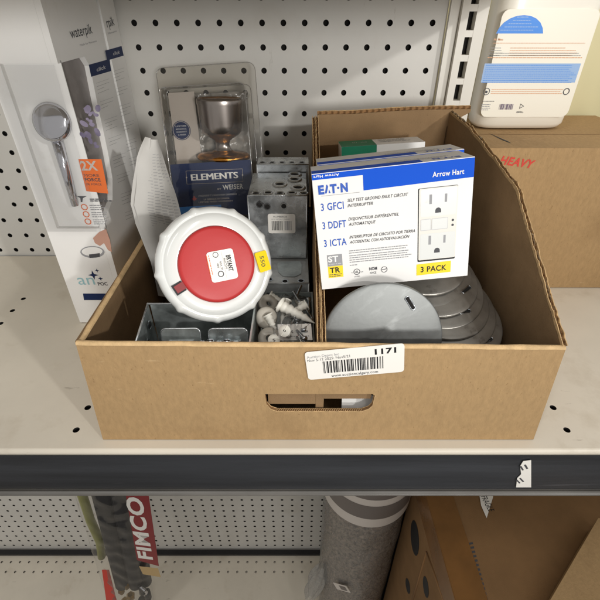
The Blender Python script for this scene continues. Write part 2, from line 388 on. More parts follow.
# front wall with hand slot
FBL, FBR, FTL, FTR = V((-184,260,SZ+.6)), V((218,260,SZ+.6)), V((-176.5,262,-224.5)), V((211,262,-229.5))
ff = Fr(FBL, FBR-FBL, FTL-FBL)
def f2(p): q = V(p)-ff.o; return (q.dot(ff.x), q.dot(ff.y))
o4 = [f2(FBL), f2(FBR), f2(FTR), f2(FTL)]
hx0, hy0 = ff.px(266, 412); hx1, hy1 = ff.px(375.5, 394)
slot = rrect(hx0, hy0, hx1, hy1, 8.5, 5)
# asymmetrical slot: flat top, rounded bottom
slot = [(hx0, hy1)] + [(hx0+1.0, hy0+9), (hx0+4, hy0+3.5), (hx0+10, hy0+.4)] + [(hx1-10, hy0+.4), (hx1-4, hy0+3.5), (hx1-1.0, hy0+8), (hx1, hy1-2), (hx1-3, hy1)]
mb = MB()
def holed(mb, fr, outer4, hole, c, m, flip=False):
    """flat quad with a hole, made of strips round the hole (outer4: bl br tr tl)"""
    xs = sorted(set(round(p[0], 4) for p in hole))
    def yb(x): a, b = outer4[0], outer4[1]; return a[1]+(b[1]-a[1])*(x-a[0])/(b[0]-a[0])
    def yt(x): a, b = outer4[3], outer4[2]; return a[1]+(b[1]-a[1])*(x-a[0])/(b[0]-a[0])
    def span(x):
        ys = []
        for i in range(len(hole)):
            p, q = hole[i], hole[(i+1) % len(hole)]
            if abs(p[0]-q[0]) < 1e-6:
                if abs(p[0]-x) < 1e-3: ys += [p[1], q[1]]
            elif min(p[0], q[0])-1e-3 <= x <= max(p[0], q[0])+1e-3: ys.append(p[1]+(q[1]-p[1])*(x-p[0])/(q[0]-p[0]))
        return min(ys), max(ys)
    quads = [[outer4[0], (xs[0], yb(xs[0])), (xs[0], yt(xs[0])), outer4[3]], [(xs[-1], yb(xs[-1])), outer4[1], outer4[2], (xs[-1], yt(xs[-1]))]]
    for a, b in zip(xs, xs[1:]):
        la, ha = span(a); lb, hb = span(b)
        quads += [[(a, yb(a)), (b, yb(b)), (b, lb), (a, la)], [(a, ha), (b, hb), (b, yt(b)), (a, yt(a))]]
    for q in quads: mb.flat(fr, q[::-1] if flip else q, c, m)
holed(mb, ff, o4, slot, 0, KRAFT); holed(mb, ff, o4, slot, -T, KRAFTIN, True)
n = len(slot)
mb.add([ff.p(a, b, 0) for a, b in slot]+[ff.p(a, b, -T) for a, b in slot], [(i, (i+1) % n, n+(i+1) % n, n+i) for i in range(n)], KFLUTE)
# flutes showing along the lower cut of the slot
for i in range(40):
    x = hx0+9+(hx1-hx0-18)*i/39; mb.tube([ff.p(x, hy0+.5, -.6), ff.p(x+1.2, hy0+.9, -T+.6)], .35, KLIN, 5)
mb.tube([ff.p(a, b, -.3) for a, b in slot[1:8]], .45, KLIN, 6); mb.tube([ff.p(a, b, -T+.2) for a, b in slot[1:8]], .45, KLIN, 6)
# side returns so the wall is a solid board
mb.add([ff.p(*o4[0],0), ff.p(*o4[0],-T), ff.p(*o4[3],-T), ff.p(*o4[3],0)], [(0,1,2,3)], KRAFT)
mb.add([ff.p(*o4[1],0), ff.p(*o4[1],-T), ff.p(*o4[2],-T), ff.p(*o4[2],0)], [(3,2,1,0)], KRAFT)
# folded top edge, rounded over
def fold(u, v):
    a = math.pi*v; p = FTL.lerp(FTR, u); w = .45*noise.noise(V((u*22, v*2, 3)))
    return p + ff.n*(-T/2 + (T/2+.5+w)*math.cos(a)) + V((0,0,1))*((2.6+w)*math.sin(a) - .6 + .8*noise.noise(V((u*5,0,7))))
mb.grid(fold, 140, 8, KRAFTEDGE)
fw = mb.build('front_wall', box)
mb = MB(); mb.box(ff, hx0+2, hx0+50, hy0+4.5, hy1+10, -T-4.5, -T-1.5, KRAFTIN); mb.box(ff, hx0+50, hx1-2, hy0+11, hy1+10, -T-4.5, -T-1.5, KRAFTIN); mb.build('slot_flap', box)

def board(mb, fr, poly, th, m1, m2):
    """solid board: front face m1, rest m2"""
    n = len(poly)
    mb.add([fr.p(a, b, 0) for a, b in poly], [tuple(range(n))], m1)
    mb.add([fr.p(a, b, 0) for a, b in poly]+[fr.p(a, b, -th) for a, b in poly], [(i, n+i, n+(i+1) % n, (i+1) % n) for i in range(n)]+[tuple(range(2*n-1, n-1, -1))], m2)
# left wall: outer face towards -X
mb = MB(); A, B, C, D = V((-184,264.2,SZ+.6)), V((-186,540,SZ+.6)), V((-181,540,-226)), V((-176.5,266,-225))
lf = Fr(B, A-B, C-B); g = lambda fr, p: ((V(p)-fr.o).dot(fr.x), (V(p)-fr.o).dot(fr.y))
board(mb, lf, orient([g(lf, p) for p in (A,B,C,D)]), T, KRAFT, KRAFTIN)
def foldl(u, v):
    a = math.pi*v; p = D.lerp(C, u); w = .4*noise.noise(V((u*22, v*2, 9)))
    return p + lf.n*(-T/2 + (T/2+.4+w)*math.cos(a)) + V((0,0,1))*((2.4+w)*math.sin(a)-.4)
mb.grid(foldl, 60, 8, KRAFTEDGE); mb.build('side_wall', box)
# right wall, torn sloping top
rw = [(540,-110),(515,-112.5),(486,-115),(472,-119),(458,-121.5),(436,-128),(424,-129.5),(412,-133),(396,-137.5),(384,-140),(376,-144),(368,-151),(340,-172),(300,-203),(264.5,-229)]
RX = lambda Y: 176 + (540-Y)*.132
mb = MB(); bot = [V((RX(264.5)+6,264.5,SZ+.6)), V((RX(540)+6,540,SZ+.6))]
top = [V((RX(y), y, z_)) for y, z_ in rw]
inn = [p - V((T,0,0)) for p in top]
n = len(top)
for i in range(n-1):
    a, b = top[i], top[i+1]; ba = V((RX(a.y)+6, a.y, SZ+.6)); bb = V((RX(b.y)+6, b.y, SZ+.6)); dx = V((T,0,0))
    mb.add([ba, bb, b, a], [(3,2,1,0)], KRAFT); mb.add([ba-dx, bb-dx, b-dx, a-dx], [(0,1,2,3)], KRAFTIN)
raw_edge(mb, [p - V((T/2,0,0)) for p in top], (1,.13,0), T, depth=2.6, rough=1.6)
# torn paper liner fringe
for i in range(n-1):
    a, b = top[i], top[i+1]; m_ = max(2, int((b-a).length/2.2)); pv = []
    for k in range(m_+1):
        p = a.lerp(b, k/m_) - V((T*.3,0,0)); h = 1.2+2.4*abs(noise.noise(p*.21)) + (2.2 if noise.noise(p*.06) > .2 else 0)
        pv += [p, p + V((-.8+1.6*noise.noise(p*.3), 0, h))]
    mb.add(pv, [(2*k, 2*k+2, 2*k+3, 2*k+1) for k in range(m_)], KTORN)
mb.build('side_wall', box)
# back wall: low at the left, tall torn flap at the right
mb = MB(); bf = Fr((0, 540, 0), (1,0,0), (0,0,1))
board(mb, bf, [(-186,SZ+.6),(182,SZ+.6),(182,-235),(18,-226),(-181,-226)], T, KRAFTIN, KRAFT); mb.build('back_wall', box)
mb = MB(); bf2 = Fr((0, 535.5, 0), (1,0,0), (0,0,1))
pts = [(20,-111.5),(60,-110.8),(110,-107.5),(150,-106),(196,-105.5)]
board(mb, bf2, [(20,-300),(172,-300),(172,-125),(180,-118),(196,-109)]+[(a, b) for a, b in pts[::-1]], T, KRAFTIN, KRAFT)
raw_edge(mb, [V((a, 537.5, b)) for a, b in pts], (0,1,0), T, depth=3.4, period=7, sides=(1,))
mb.build('flap', box)
# centre divider (two boards folded together)
mb = MB(); dv = Fr((21, 266, 0), (0,1,0), (0,0,1))   # normal +X
dtop = [(0,-229),(60,-204),(134,-172),(200,-143),(266,-114)]
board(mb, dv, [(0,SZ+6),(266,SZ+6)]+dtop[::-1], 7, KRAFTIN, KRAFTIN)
raw_edge(mb, [V((19.4, 266+a, b)) for a, b in dtop], (1,0,0), 3.4, depth=2.4, period=6, rough=.9)
raw_edge(mb, [V((15.6, 266+a, b)) for a, b in dtop], (1,0,0), 3.4, depth=1.8, period=5, rough=.9)
mb.build('divider', box)
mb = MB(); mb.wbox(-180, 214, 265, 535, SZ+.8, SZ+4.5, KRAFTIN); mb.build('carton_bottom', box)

# auction sticker
lb = thing('lot_sticker', 'white barcode lot sticker numbered 1171 on the carton front', 'sticker', (40, 258.5, -240))
sf = Fr(ff.o, ff.x, ff.y).off(.9)
q = [V(sf.px(*p)) for p in ((308.4,379.7),(404,371.4),(402.2,342.2),(302.6,353.4))]
sfr = sf.at(q[0].x, q[0].y, 0, math.atan2(q[1].y-q[0].y, q[1].x-q[0].x)); W_ = (q[1]-q[0]).length; H_ = ((q[3]-q[0]).length+(q[2]-q[1]).length)/2
mb = MB(); mb.prism(sfr, rrect(0, 0, W_, H_, 3), 0, .35, STICK)
mb.tpx(sfr, 'Auction Depot Inc', 307.0, 358.4, 339, 354.8, 2.6, GREY, .45); mb.tpx(sfr, 'Nov 5-12 2025: Nov5/21', 307.6, 361.8, 350, 356.8, 2.6, DGREY, .45)
mb.tpx(sfr, '1171', 374.8, 354.2, 396.2, 352.0, 5.4, BLACK, .45, bold=.035)
a = sfr.px(324.0, 373.6); b = sfr.px(384, 355.2)
mb.barcode(sfr, a[0], a[1]+.6, b[0], b[1]-.6, BLACK, .45, 36)
mb.tpx(sfr, 'www.auctioncalgary.com', 331.5, 376.6, 378, 372.2, 2.6, DGREY, .45, bold=.01)
mb.build('sticker_sheet', lb)

# ------------------------------------------------------------------ three-pack receptacle cartons
def eaton(loc, label, plain=False):
    L = math.radians(9.5); R = math.radians(6.0)
    ey = V((0, math.sin(L), math.cos(L))); ex = V((1,0,0)); x = ex*math.cos(R)+ey*math.sin(R); y = ey*math.cos(R)-ex*math.sin(R)
    r = thing('receptacle_carton', label, 'box', loc, 'three-pack receptacle cartons')
    fr = Fr(loc, x, y); W, H, D = 123.5, 96.5, 38
    mb = MB(); mb.box(fr, 0, W, 0, H, -D, 0, PAPER)
    c = .15
    mb.flat(fr, [(0,H-4.2),(W,H-4.2),(W,H),(0,H)], c, BLUE); mb.flat(fr, [(39,H-16),(W,H-14.5),(W,H-4.2),(39,H-4.2)], c, BLUE)
    mb.text(fr, 'Arrow Hart', 92, H-11.3, 24, 4.0, PAPER, .3, bold=.02)
    mb.text(fr.at(21, H-.9, 0, math.pi), 'Arrow Hart', 0, 0, 20, 2.1, PAPER, .3, bold=.02)
    mb.text(fr, 'E', 4, H-15.2, 4.6, 6.6, BLUETXT, .3, bold=.055); mb.text(fr, 'T', 13.2, H-15.2, 5.2, 6.6, BLUETXT, .3, bold=.055)
    mb.text(fr, 'N', 21.4, H-15.2, 5.6, 6.6, BLUETXT, .3, bold=.055)
    mb.flat(fr, circ(19.6, H-11.9, .9, 12), .3, BLUETXT)
    mb.flat(fr, [(9.0,H-15.2),(10.4,H-15.2),(11.9,H-10.2),(11.2,H-8.6),(10.6,H-8.6)], .3, BLUETXT); mb.flat(fr, [(12.0,H-15.2),(13.4,H-15.2),(12.4,H-12.2)], .3, BLUETXT)
    mb.flat(fr, [(6, H-17.1),(36,H-17.1),(36,H-16.85),(6,H-16.85)], .3, GREY)
    for s, yy, w in (('3 GFCI', 28.5, 18), ('3 DDFT', 43.5, 19), ('3 ICTA', 58.5, 18.5)):
        mb.text(fr, s, 5, H-yy, w, 6.0, BLUETXT, .3, bold=.012)
    for s, yy, w in (('SELF TEST GROUND FAULT CIRCUIT', 23.6, 47), ('INTERRUPTER', 27.8, 20), ('DISJONCTEUR DIFF\u00c9RENTIEL', 38.6, 40), ('AUTOMATIQUE', 42.9, 21),
                     ('INTERRUPTOR DE CIRCUITO POR TIERRA', 53.6, 53), ('ACCIDENTAL CON AUTOEVALUACI\u00d3N', 57.9, 48)):
        mb.text(fr, s, 26, H-yy, w, 2.5, DGREY, .3, bold=.01, shear=.25)
    mb.flat(fr, [(6.5,H-76),(19,H-76),(19,H-66),(6.5,H-66)], c, GREY); mb.text(fr, 'ST', 7.2, H-72.2, 8.5, 5.2, PAPER, .3, bold=.03)
    mb.lines(fr, 7.2, H-74.6, 18.4, 1, 1, .8, LGREY, .3, 0)
    mb.flat(fr, [(6.5,H-86.5),(19,H-86.5),(19,H-76.2),(6.5,H-76.2)], c, YELL); mb.text(fr, 'TR', 8, H-82, 8.6, 4.8, BLACK, .3, bold=.03)
    mb.lines(fr, 7.2, H-84, 18, 2, 1.5, .6, DGREY, .3, .1)
    mb.lines(fr, 25, H-64.5, 76, 2, 1.9, .7, GREY, .3, .15); mb.lines(fr, 25, H-68.8, 78, 4, 1.9, .7, GREY, .3, .12); mb.lines(fr, 25, H-77.2, 33, 1, 1.9, .7, GREY, .3)
    mb.ring(fr, 30.5, H-83.2, 2.3, 2.75, .3, DGREY); mb.text(fr, 'UL', 28.9, H-84.4, 3.2, 2.4, DGREY, .3, bold=.01); mb.text(fr, 'us', 33.8, H-84, 2, 1.2, DGREY, .3)
    mb.text(fr, 'c', 26, H-84, 1, 1.1, DGREY, .3); mb.text(fr, 'LISTED', 28.3, H-88, 4.6, 1.1, DGREY, .3)
    mb.text(fr, 'NOM', 41, H-83, 6.6, 2.7, DGREY, .3, bold=.03); mb.text(fr, 'NYCE', 41.6, H-86.4, 5.2, 1.9, DGREY, .3, bold=.01)
    mb.ring(fr, 53.5, H-83.5, 2.3, 2.7, .3, DGREY); mb.flat(fr, [(51.5,H-83.9),(55.6,H-83.3),(55.6,H-82.8),(51.5,H-83.4)], .3, DGREY)
    mb.flat(fr, [(80.5,H-92),(109,H-91.5),(109,H-81.5),(80.5,H-82)], c, YELL); mb.text(fr, '3 PACK', 84, H-89.3, 21.5, 5.0, BLACK, .3, bold=.02)
    # printed picture of the receptacle
    y0, y1 = H-79.5, H-19.5
    mb.flat(fr, rrect(81.2,y0-.4,112,y1+.4,1), .12, BLACK); mb.flat(fr, rrect(82,y0+1,112,y1,1), .2, UPR)
    mb.flat(fr, rrect(83.2,y1-22.5,111.4,y1-.8,1.5), .28, WPLAS); mb.flat(fr, rrect(83.2,y0+1.6,111.4,y0+23.5,1.5), .28, WPLAS)
    for yy in (y1-11, y0+15.5):
        mb.flat(fr, [(90,yy-1.5),(92,yy-1.5),(92,yy+6),(90,yy+6)], .36, GREY); mb.flat(fr, [(102,yy-1),(103.8,yy-1),(103.8,yy+5.5),(102,yy+5.5)], .36, GREY)
        mb.flat(fr, [(94.8,yy-9),(99.4,yy-9)]+[(97.1+2.3*math.cos(math.radians(a_)), yy-7.2+2.4*math.sin(math.radians(a_))) for a_ in range(0,181,30)], .36, DGREY)
    for xa, xb in ((83.4,91.6),(92.2,105)):
        mb.flat(fr, rrect(xa, y0+26.2, xb, y0+35.6, .6), .30, LGREY); mb.flat(fr, rrect(xa+.3, y0+26.6, xb-.3, y0+35.3, .5), .36, WPLAS)
    for yy in (y0+28.8, y0+32.8): mb.flat(fr, circ(109, yy, 1.0, 12), .36, DGREY)
    r_b = mb.build('carton_body', r)
    # top panel, printed upside down
    tf_ = Fr(fr.p(0, H, 0), x, -fr.n)
    mb = MB(); mb.box(tf_, 0, W, 0, D, 0, .5, PAPER); 
    mb.flat(tf_, [(0,0),(85,0),(85,13.5),(0,13.5)], .62, BLUE)
    g_ = tf_.at(W-8, 11, 0, math.pi); mb.text(g_, 'E', 0, 0, 4.4, 5.5, BLUETXT, .75, bold=.04); mb.text(g_, 'T', 8.4, 0, 5, 5.5, BLUETXT, .75, bold=.04); mb.text(g_, 'N', 16, 0, 5.4, 5.5, BLUETXT, .75, bold=.04)
    mb.flat(g_, circ(14.5, 2.7, .9, 10), .75, BLUETXT); mb.flat(g_, [(5,0),(6.2,0),(7.5,3.5),(7,5.5)], .75, BLUETXT)
    mb.lines(tf_, 60, 18, 115, 3, 3, .8, GREY, .75)
    mb.build('top_panel', r)
    return r
e1 = eaton((19, 313, -206.5), 'white and blue three-pack receptacle box in front, leaning on metal covers')
e2 = copy_tree(e1); e2['label'] = 'second white and blue receptacle box, mostly hidden directly behind the front one'
e2.location = V((25, 354.5, -212.5))*S

gb = thing('carton_box', 'green and white small box at the back of the right compartment', 'box', (95, 480, -230))
gx = V((1,.03,.055)).normalized(); gy = V((0,.10,1)); gf = Fr((50, 470, -225), gx, gy); gW = 90; gH = 93
mb = MB(); mb.box(gf, 0, gW, 0, gH, -34, 0, PAPER); mb.flat(gf, [(0,0),(38,0),(38,gH),(0,gH)], .15, GREEN)
gt = Fr(gf.p(0, gH, 0), gx, -gf.n); mb.flat(gt, [(0,0),(38,0),(38,34),(0,34)], .15, GREEN)
mb.text(gt.at(30, 22, 0, math.pi), 'PK-10', 0, 0, 16, 5, LGREY, .3); mb.lines(gt, 44, 26, 86, 3, 6, 1.6, GREY, .3)
mb.text(gf.at(88, gH-16.5, 0, math.pi), 'MARATHON', 0, 0, 44, 6.5, REDINK, .3, bold=.01)
mb.lines(gf, 4, gH-10, 34, 3, 3, .8, DGREY, .3)
mb.build('box_body', gb)

# ------------------------------------------------------------------ round steel covers
def cover(name, label, m, rim=1.6):
    r = thing(name, label, 'cover', (0,0,0), 'round steel box covers in the right compartment')
    mb = MB()
    mb.lathe(WF, [(.01,.6),(44,.6),(47.5,.1),(50.2,0),(51.2,-.5),(51.6,-1.8),(50.9,-1.9),(50.2,-1),(47,-.8),(.01,-.4)], m, 72)
    for a_ in (20, 200):      # keyhole slots, pressed up around their edge
        q_ = WF.at(40*math.cos(math.radians(a_)), 40*math.sin(math.radians(a_)), 0, math.radians(a_+65))
        mb.flat(q_, rrect(-6,-1.3,6,1.3,1.2), .75, PEGIN); mb.flat(q_, circ(4.8,.2,2.3,14), .78, PEGIN)
        mb.tube([q_.p(a2, b2, .8) for a2, b2 in rrect(-6.6,-1.8,6.6,1.8,1.6)+[rrect(-6.6,-1.8,6.6,1.8,1.6)[0]]], .45, SCREWM, 5)
    mb.build('plate', r); return r
c1 = cover('round_cover', 'bright round zinc cover standing upright in front of the dull ones', ZINC)
def place(o, c, n, spin=0, up=(0,0,1)):
    n = V(n).normalized(); x = V(up).cross(n).normalized(); y = n.cross(x)
    M = Matrix((x, y, n)).transposed().to_4x4() @ Matrix.Rotation(spin, 4, 'Z'); M.translation = V(c)*S; o.matrix_world = M
place(c1, (70, 284, -240), (.03,-.95,.28), math.radians(38))
c0 = cover('round_cover', 'topmost dull round cover of the fanned pile, just under the receptacle box', ZINCD)
for i in range(13):
    o = c0 if i == 0 else copy_tree(c0); j = min(i, 6)
    if i: o['label'] = ('second','third','fourth','fifth','sixth','seventh')[i-1] + ' dull round cover counting down the fanned pile' if i < 7 else 'dull round cover buried deep in the fanned pile'
    cc = (117+4.2*j, 387-9*j, -214-6*j-(4.2*(i-6) if i > 6 else 0))
    place(o, cc, (.10+.02*math.sin(i*2), -.30+.02*math.cos(i*3), .95), math.radians(-52 + 37*math.sin(i*1.7)))
    o.location.y += (.0015 if i > 6 else 0)

# ------------------------------------------------------------------ round plug with red centre
pn = V((.33,-.80,.50)).normalized(); px_ = V((0,0,1)).cross(pn).normalized(); pf_ = Fr((-73, 327, -190), px_, pn.cross(px_))
pl = thing('pin_plug_cap', 'round white plastic cap with red centre resting on steel boxes', 'plug cap', (-83, 349, -240))
def bumps(a, r): return 1 + (.032*math.exp(-(((a*9/(2*math.pi)) % 1 - .5)/.085)**2) if r > 46.6 else 0)
KK = .94
mb = MB(); mb.lathe(pf_, [(a_*KK, b_*KK) for a_, b_ in [(34.5,9.2),(36,9.6),(41,9.0),(45.5,7.6),(46.0,6.9),(46.6,6.8),(47.2,7.1),(50,5.6),(52.3,2.6),(53.2,-1.5),(53.2,-9),(51.5,-13),(46,-15),(40,-15.5),(33,-16),(20,-16.5),(.1,-16.5)]], WPLAS, 320, rad=bumps)
mb.build('ring', pl)
mb = MB(); mb.lathe(pf_, [(.01,12.6),(20,12.5),(29,12.1),(30.8,11.7),(32,10.6),(32.4,8.2),(32.4,4)], REDPL, 96)
mb.lathe(pf_, [(32.4,8.3),(33.2,8.3)], BLACK, 64)
mb.build('cap_centre', pl)
mb = MB(); a = V(pf_.px(178.5, 288.5, 10)); ang = math.atan2(a.y, a.x); q_ = pf_.at(a.x, a.y, 0, ang)
mb.box(q_, -5, 4, -4.6, 4.6, 4, 9.5, BLACK); mb.box(q_, -6, 2.6, -3.2, 3.2, 5, 10.2, REDDK); mb.build('latch', pl)
lf_ = pf_.at(0, 0, 12.8)
q = [V(lf_.px(*p)) for p in ((208.7,281),(236.2,281.2),(235.8,250.4),(208.2,249.2))]
mb = MB(); x0, x1 = (q[0].x+q[3].x)/2, (q[1].x+q[2].x)/2; y0, y1 = (q[0].y+q[1].y)/2, (q[2].y+q[3].y)/2
mb.prism(lf_, rrect(x0, y0, x1, y1, 2.5), -1.5, .3, STICK)
lw_, lh_ = x1-x0, y1-y0
mb.text(lf_.at(x0+lw_*.70, y1-lh_*.2, 0, -math.pi/2), 'BRYANT', 0, 0, lh_*.53, 4.0, BLACK, .45, bold=.035)
mb.text(lf_.at(x0+lw_*.585, y1-lh_*.26, 0, -math.pi/2), '460C5W', 0, 0, lh_*.38, 2.0, DGREY, .45)
mb.text(lf_.at(x0+lw_*.42, y1-lh_*.36, 0, -math.pi/2), '60A 3P', 0, 0, lh_*.28, 1.9, DGREY, .45)
mb.text(lf_.at(x0+lw_*.30, y1-lh_*.4, 0, -math.pi/2), '480V', 0, 0, lh_*.16, 1.9, DGREY, .45)
mb.lines(lf_.at(x0+lw_*.06, y1-lh_*.1, 0, -math.pi/2), 0, 0, lh_*.85, 2, 1.8, .6, ORINK, .45)
mb.ring(lf_, x0+lw_*.33, y1-lh_*.12, 1.9, 2.4, .45, DGREY); mb.ring(lf_, x0+lw_*.38, y0+lh_*.24, 1.9, 2.6, .45, DGREY)
mb.flat(lf_, [(x0+lw_*.56,y0+1.5),(x0+lw_*.565,y0+1.5),(x0+lw_*.565,y1-1.5),(x0+lw_*.56,y1-1.5)], .45, GREY)
mb.build('rating_label', pl)
a = V(pf_.px(262.5, 261.5, 9)); 
yf = pf_.at(a.x, a.y, 9.6, math.radians(6)); yf = Fr(yf.o, yf.x - pn*.42, yf.y)
mb = MB(); mb.prism(yf, rrect(-6.0,-8.8,6.6,8.8,1.4), -.5, .3, YELL); mb.text(yf.at(-1.8, 5.2, 0, math.radians(-97)), '550', 0, 0, 9.5, 4.4, DGREY, .45, bold=.0)
mb.build('price_dot', pl)

# ------------------------------------------------------------------ clamshell with door knob
ew = V((1,.02,.055)).normalized(); eu = V((-.055,.31,.95)); ef = Fr((-160, 503, -328), ew, eu)
tl = V(ef.px(155.5, 68)); tr = V(ef.px(252, 62)); 
EW = 119; EH = (tl.y+tr.y)/2; ex0 = tl.x
el = thing('clamshell_pack', 'clear clamshell pack with a door knob and dark blue card', 'package', ef.p(60,0,0))
mb = MB(); ol = rrect(ex0, 0, ex0+EW, EH, 9, 5); mb.prism(ef, ol, 0, .6, SHELLP)
def rim(mb, fr, poly, c, r, m): mb.tube([fr.p(a, b, c) for a, b in poly]+[fr.p(*poly[0], c)], r, m, 6)
rim(mb, ef, ol, .3, .5, CREASE)
d0 = 42; ix0, ix1, iy1 = ex0+9, ex0+EW-7, EH-24
il = rrect(ix0, 3, ix1, iy1, 7, 4); il2 = rrect(ix0+3, 5, ix1-3, iy1-5, 6, 4); n = len(il)
mb.add([ef.p(a, b, .6) for a, b in il]+[ef.p(a, b, d0) for a, b in il2], [(i, (i+1) % n, n+(i+1) % n, n+i) for i in range(n)], SHELLP, True)
mb.add([ef.p(a, b, d0) for a, b in il2], [tuple(range(n))], SHELLP)
rim(mb, ef, il, .8, .5, CREASE); rim(mb, ef, il2, d0, .45, CREASE)
# crinkled inner tray
def tray(u, v):
    x = ix0+22+(ix1-ix0-26)*u; y = iy1-100+(92)*v; return ef.p(x, y, 6 + 5*noise.noise(V((x*.07, y*.07, 1))) + 3*noise.noise(V((x*.3, y*.2, 4))))
mb.grid(tray, 36, 36, HAZY)
mb.build('clear_shell', el)
mb = MB(); mb.box(ef, ix0+6, ix1-5, 8, iy1-8, -.1+1, 1.6, mat('card_taupe', (176,167,154), .6, var=.05)); mb.build('back_card', el)
cf = ef.off(d0-1.2)
mb = MB()
def epoly(pts, c, m): mb.ppx(cf, pts, c, m)
navy_tl = V(cf.px(171.5, 164.5)); navy_b = V(cf.px(178, 205))
nx0, nx1 = ix0+4, ix1-4; ny = navy_tl.y
mb.box(cf, nx0, nx1, 6, ny, -.6, 0, NAVY)
lb0 = V(cf.px(190, 213)).y; lb1 = V(cf.px(182, 207)).y
mb.flat(cf, [(nx0,lb0-6),(nx1-40,lb0-6),(nx1-40,lb1),(nx0,lb1)], .12, LBLUE); mb.flat(cf, [(nx0,8),(nx1,8),(nx1,lb0-6),(nx0,lb0-6)], .12, BLACK)
[mb.tpx(cf, 'ELEMENTS', 191.3+k*.28, 180.6, 237.6+k*.28, 178.0, 6.6, PAPER, .2+.05*k) for k in range(4)]
fr4 = [V(cf.px(*p)) for p in ((187,184.2),(243,181.6),(242.4,168.8),(186,171.0))]
for i in range(4):
    a, b = fr4[i], fr4[(i+1) % 4]; mb.tube([cf.p(a.x, a.y, .2), cf.p(b.x, b.y, .2)], .28, BEIGE, 4)
for p in ((186.6,177.5),(242.6,175)): a = cf.px(*p); mb.flat(cf, circ(a[0], a[1], .9, 10), .35, BEIGE)
mb.tpx(cf, 'WEISER', 223, 189.8, 243.4, 188.4, 5.0, PAPER, .2, bold=.02); mb.tpx(cf, 'BY', 217.6, 189.8, 221.5, 189.6, 1.6, BEIGE, .2, bold=.02)
a = cf.px(194.5, 199); R_ = random.Random(2)
leaf = [(0,-1),(.12,-.45),(.75,-.5),(.6,-.2),(1,.15),(.55,.3),(.5,.55),(.2,.4),(.25,.95),(0,1.15)]; leaf = leaf + [(-x, y) for x, y in leaf[::-1]]
mb.flat(cf, [(a[0]+3.2*x, a[1]+3.2*y) for x, y in leaf], .2, REDINK)
mb.tpx(cf, "L'INGENIERIE ET L'INNOVATION CANADIENNE", 198.6, 196.8, 237, 194.8, 1.7, LGREY, .2, bold=.02)
mb.tpx(cf, 'LA FABRIQUE EN CANADA', 204, 200.2, 229.5, 198.9, 1.7, BEIGE, .2, bold=.02)
mb.tpx(cf, 'LIFETIME FINISH WARRANTY', 198.8, 203.0, 233, 201.4, 1.6, BEIGE, .2, bold=.02)
mb.build('printed_card', el)
mb = MB(); kf = ef.off(12)
wl = V(kf.px(164.5, 92)); wr = V(kf.px(190.5, 160))
mb.box(kf, ix0+5, ix0+36, ny-6, iy1-6, -.6, 0, BEIGE)
a = kf.px(181.5, 130.5); mb.flat(kf, circ(a[0], a[1], 9.8, 36), .15, NAVY); mb.ring(kf, a[0], a[1], 10.4, 11.2, .15, NAVY); 
for k, t_ in enumerate(('LIFETIME', 'MECHANICAL', 'WARRANTY', '& FINISH')): mb.text(kf, t_, a[0]-6.5+(k==3)*2, a[1]+4.2-3.3*k, 13-(k==3)*4, 1.7, LGREY, .3, bold=.02)
mb.build('side_card', el)
# knob
kc = V(ef.px(224, 158, 20)); kb = Fr(ef.p(kc.x, kc.y, 20), ef.x, ef.n*-1); kb = Fr(kb.o, ef.x, -ef.n)
kb = Fr(kb.o, kb.x, kb.y) 
if kb.n.dot(ef.y) < 0: kb = Fr(kb.o, ef.x, ef.n)
kb = Fr(kb.o, kb.x, kb.y)
sgn = 1 if kb.n.z > 0 else -1
kz = V((-.03,.10,.99)).normalized(); kn = Fr(kb.o, V((1,0,0)), kz.cross(V((1,0,0))))
mb = MB(); A0 = 2*math.pi
kq = .72      # the knob is squeezed in depth to sit inside its shell
class Sq(Fr):
    def p(s, a, b, c=0): return s.o + s.x*a + s.y*b*kq + s.n*c
sq = Sq(kn.o, kn.x, kn.y)
mb.lathe(sq, [(.01,-1),(30,-1),(32,0),(32,3),(29,5.5),(14,7.5),(11,9.5)], AMBER, 56); rk = mb.build('rosette', el)
mb = MB(); mb.lathe(sq, [(11,9.5),(9,12),(8,17),(10,21),(15,24),(20,27),(23.5,31),(25,38),(26,60),(26.8,64),(26,66),(24.5,67)], NICKEL, 56); mb.lathe(sq, [(24.5,67),(20,65.5),(8,66.5),(.01,67)], AMBER, 56); mb.build('knob', el)

# ------------------------------------------------------------------ galvanised boxes, left compartment
def steel_box(name, label, x0, x1, y0, y1, z0, z1, holes=True, m=GALV, cat='steel box', group='galvanised steel junction boxes'):
    r = thing(name, label, cat, ((x0+x1)/2, (y0+y1)/2, z0), group)
    mb = MB(); mb.wbox(x0, x1, y0, y1, z0, z1, m)
    f = Fr((x0, y0, z0), (1,0,0), (0,0,1)); w, h = x1-x0, z1-z0
    # folded seams and pressed rims
    mb.tube([(x0,y0,z1),(x1,y0,z1)], .8, m, 6); mb.tube([(x0,y0,z0),(x0,y0,z1)], .8, m, 6); mb.tube([(x1,y0,z0),(x1,y0,z1)], .8, m, 6)
    mb.build('body', r); return r, f, w, h
b1, f, w, h = steel_box('junction_box', 'galvanised steel box with barcode sticker beside the divider', -54, 7, 430, 500, -241, -168)
mb = MB()
for i in range(5):      # knockouts along the top edge
    a = (-46+i*12.5, 436 + 1.5*(i % 2)); q_ = Fr((a[0], a[1], -168), (1,0,0), (0,1,0))
    mb.lathe(q_, [(3.2,.2),(4.0,1.0),(4.9,.9),(5.4,.1)], SCREWM, 20); mb.flat(q_, circ(0,0,3.2,16), .15, PEGIN)
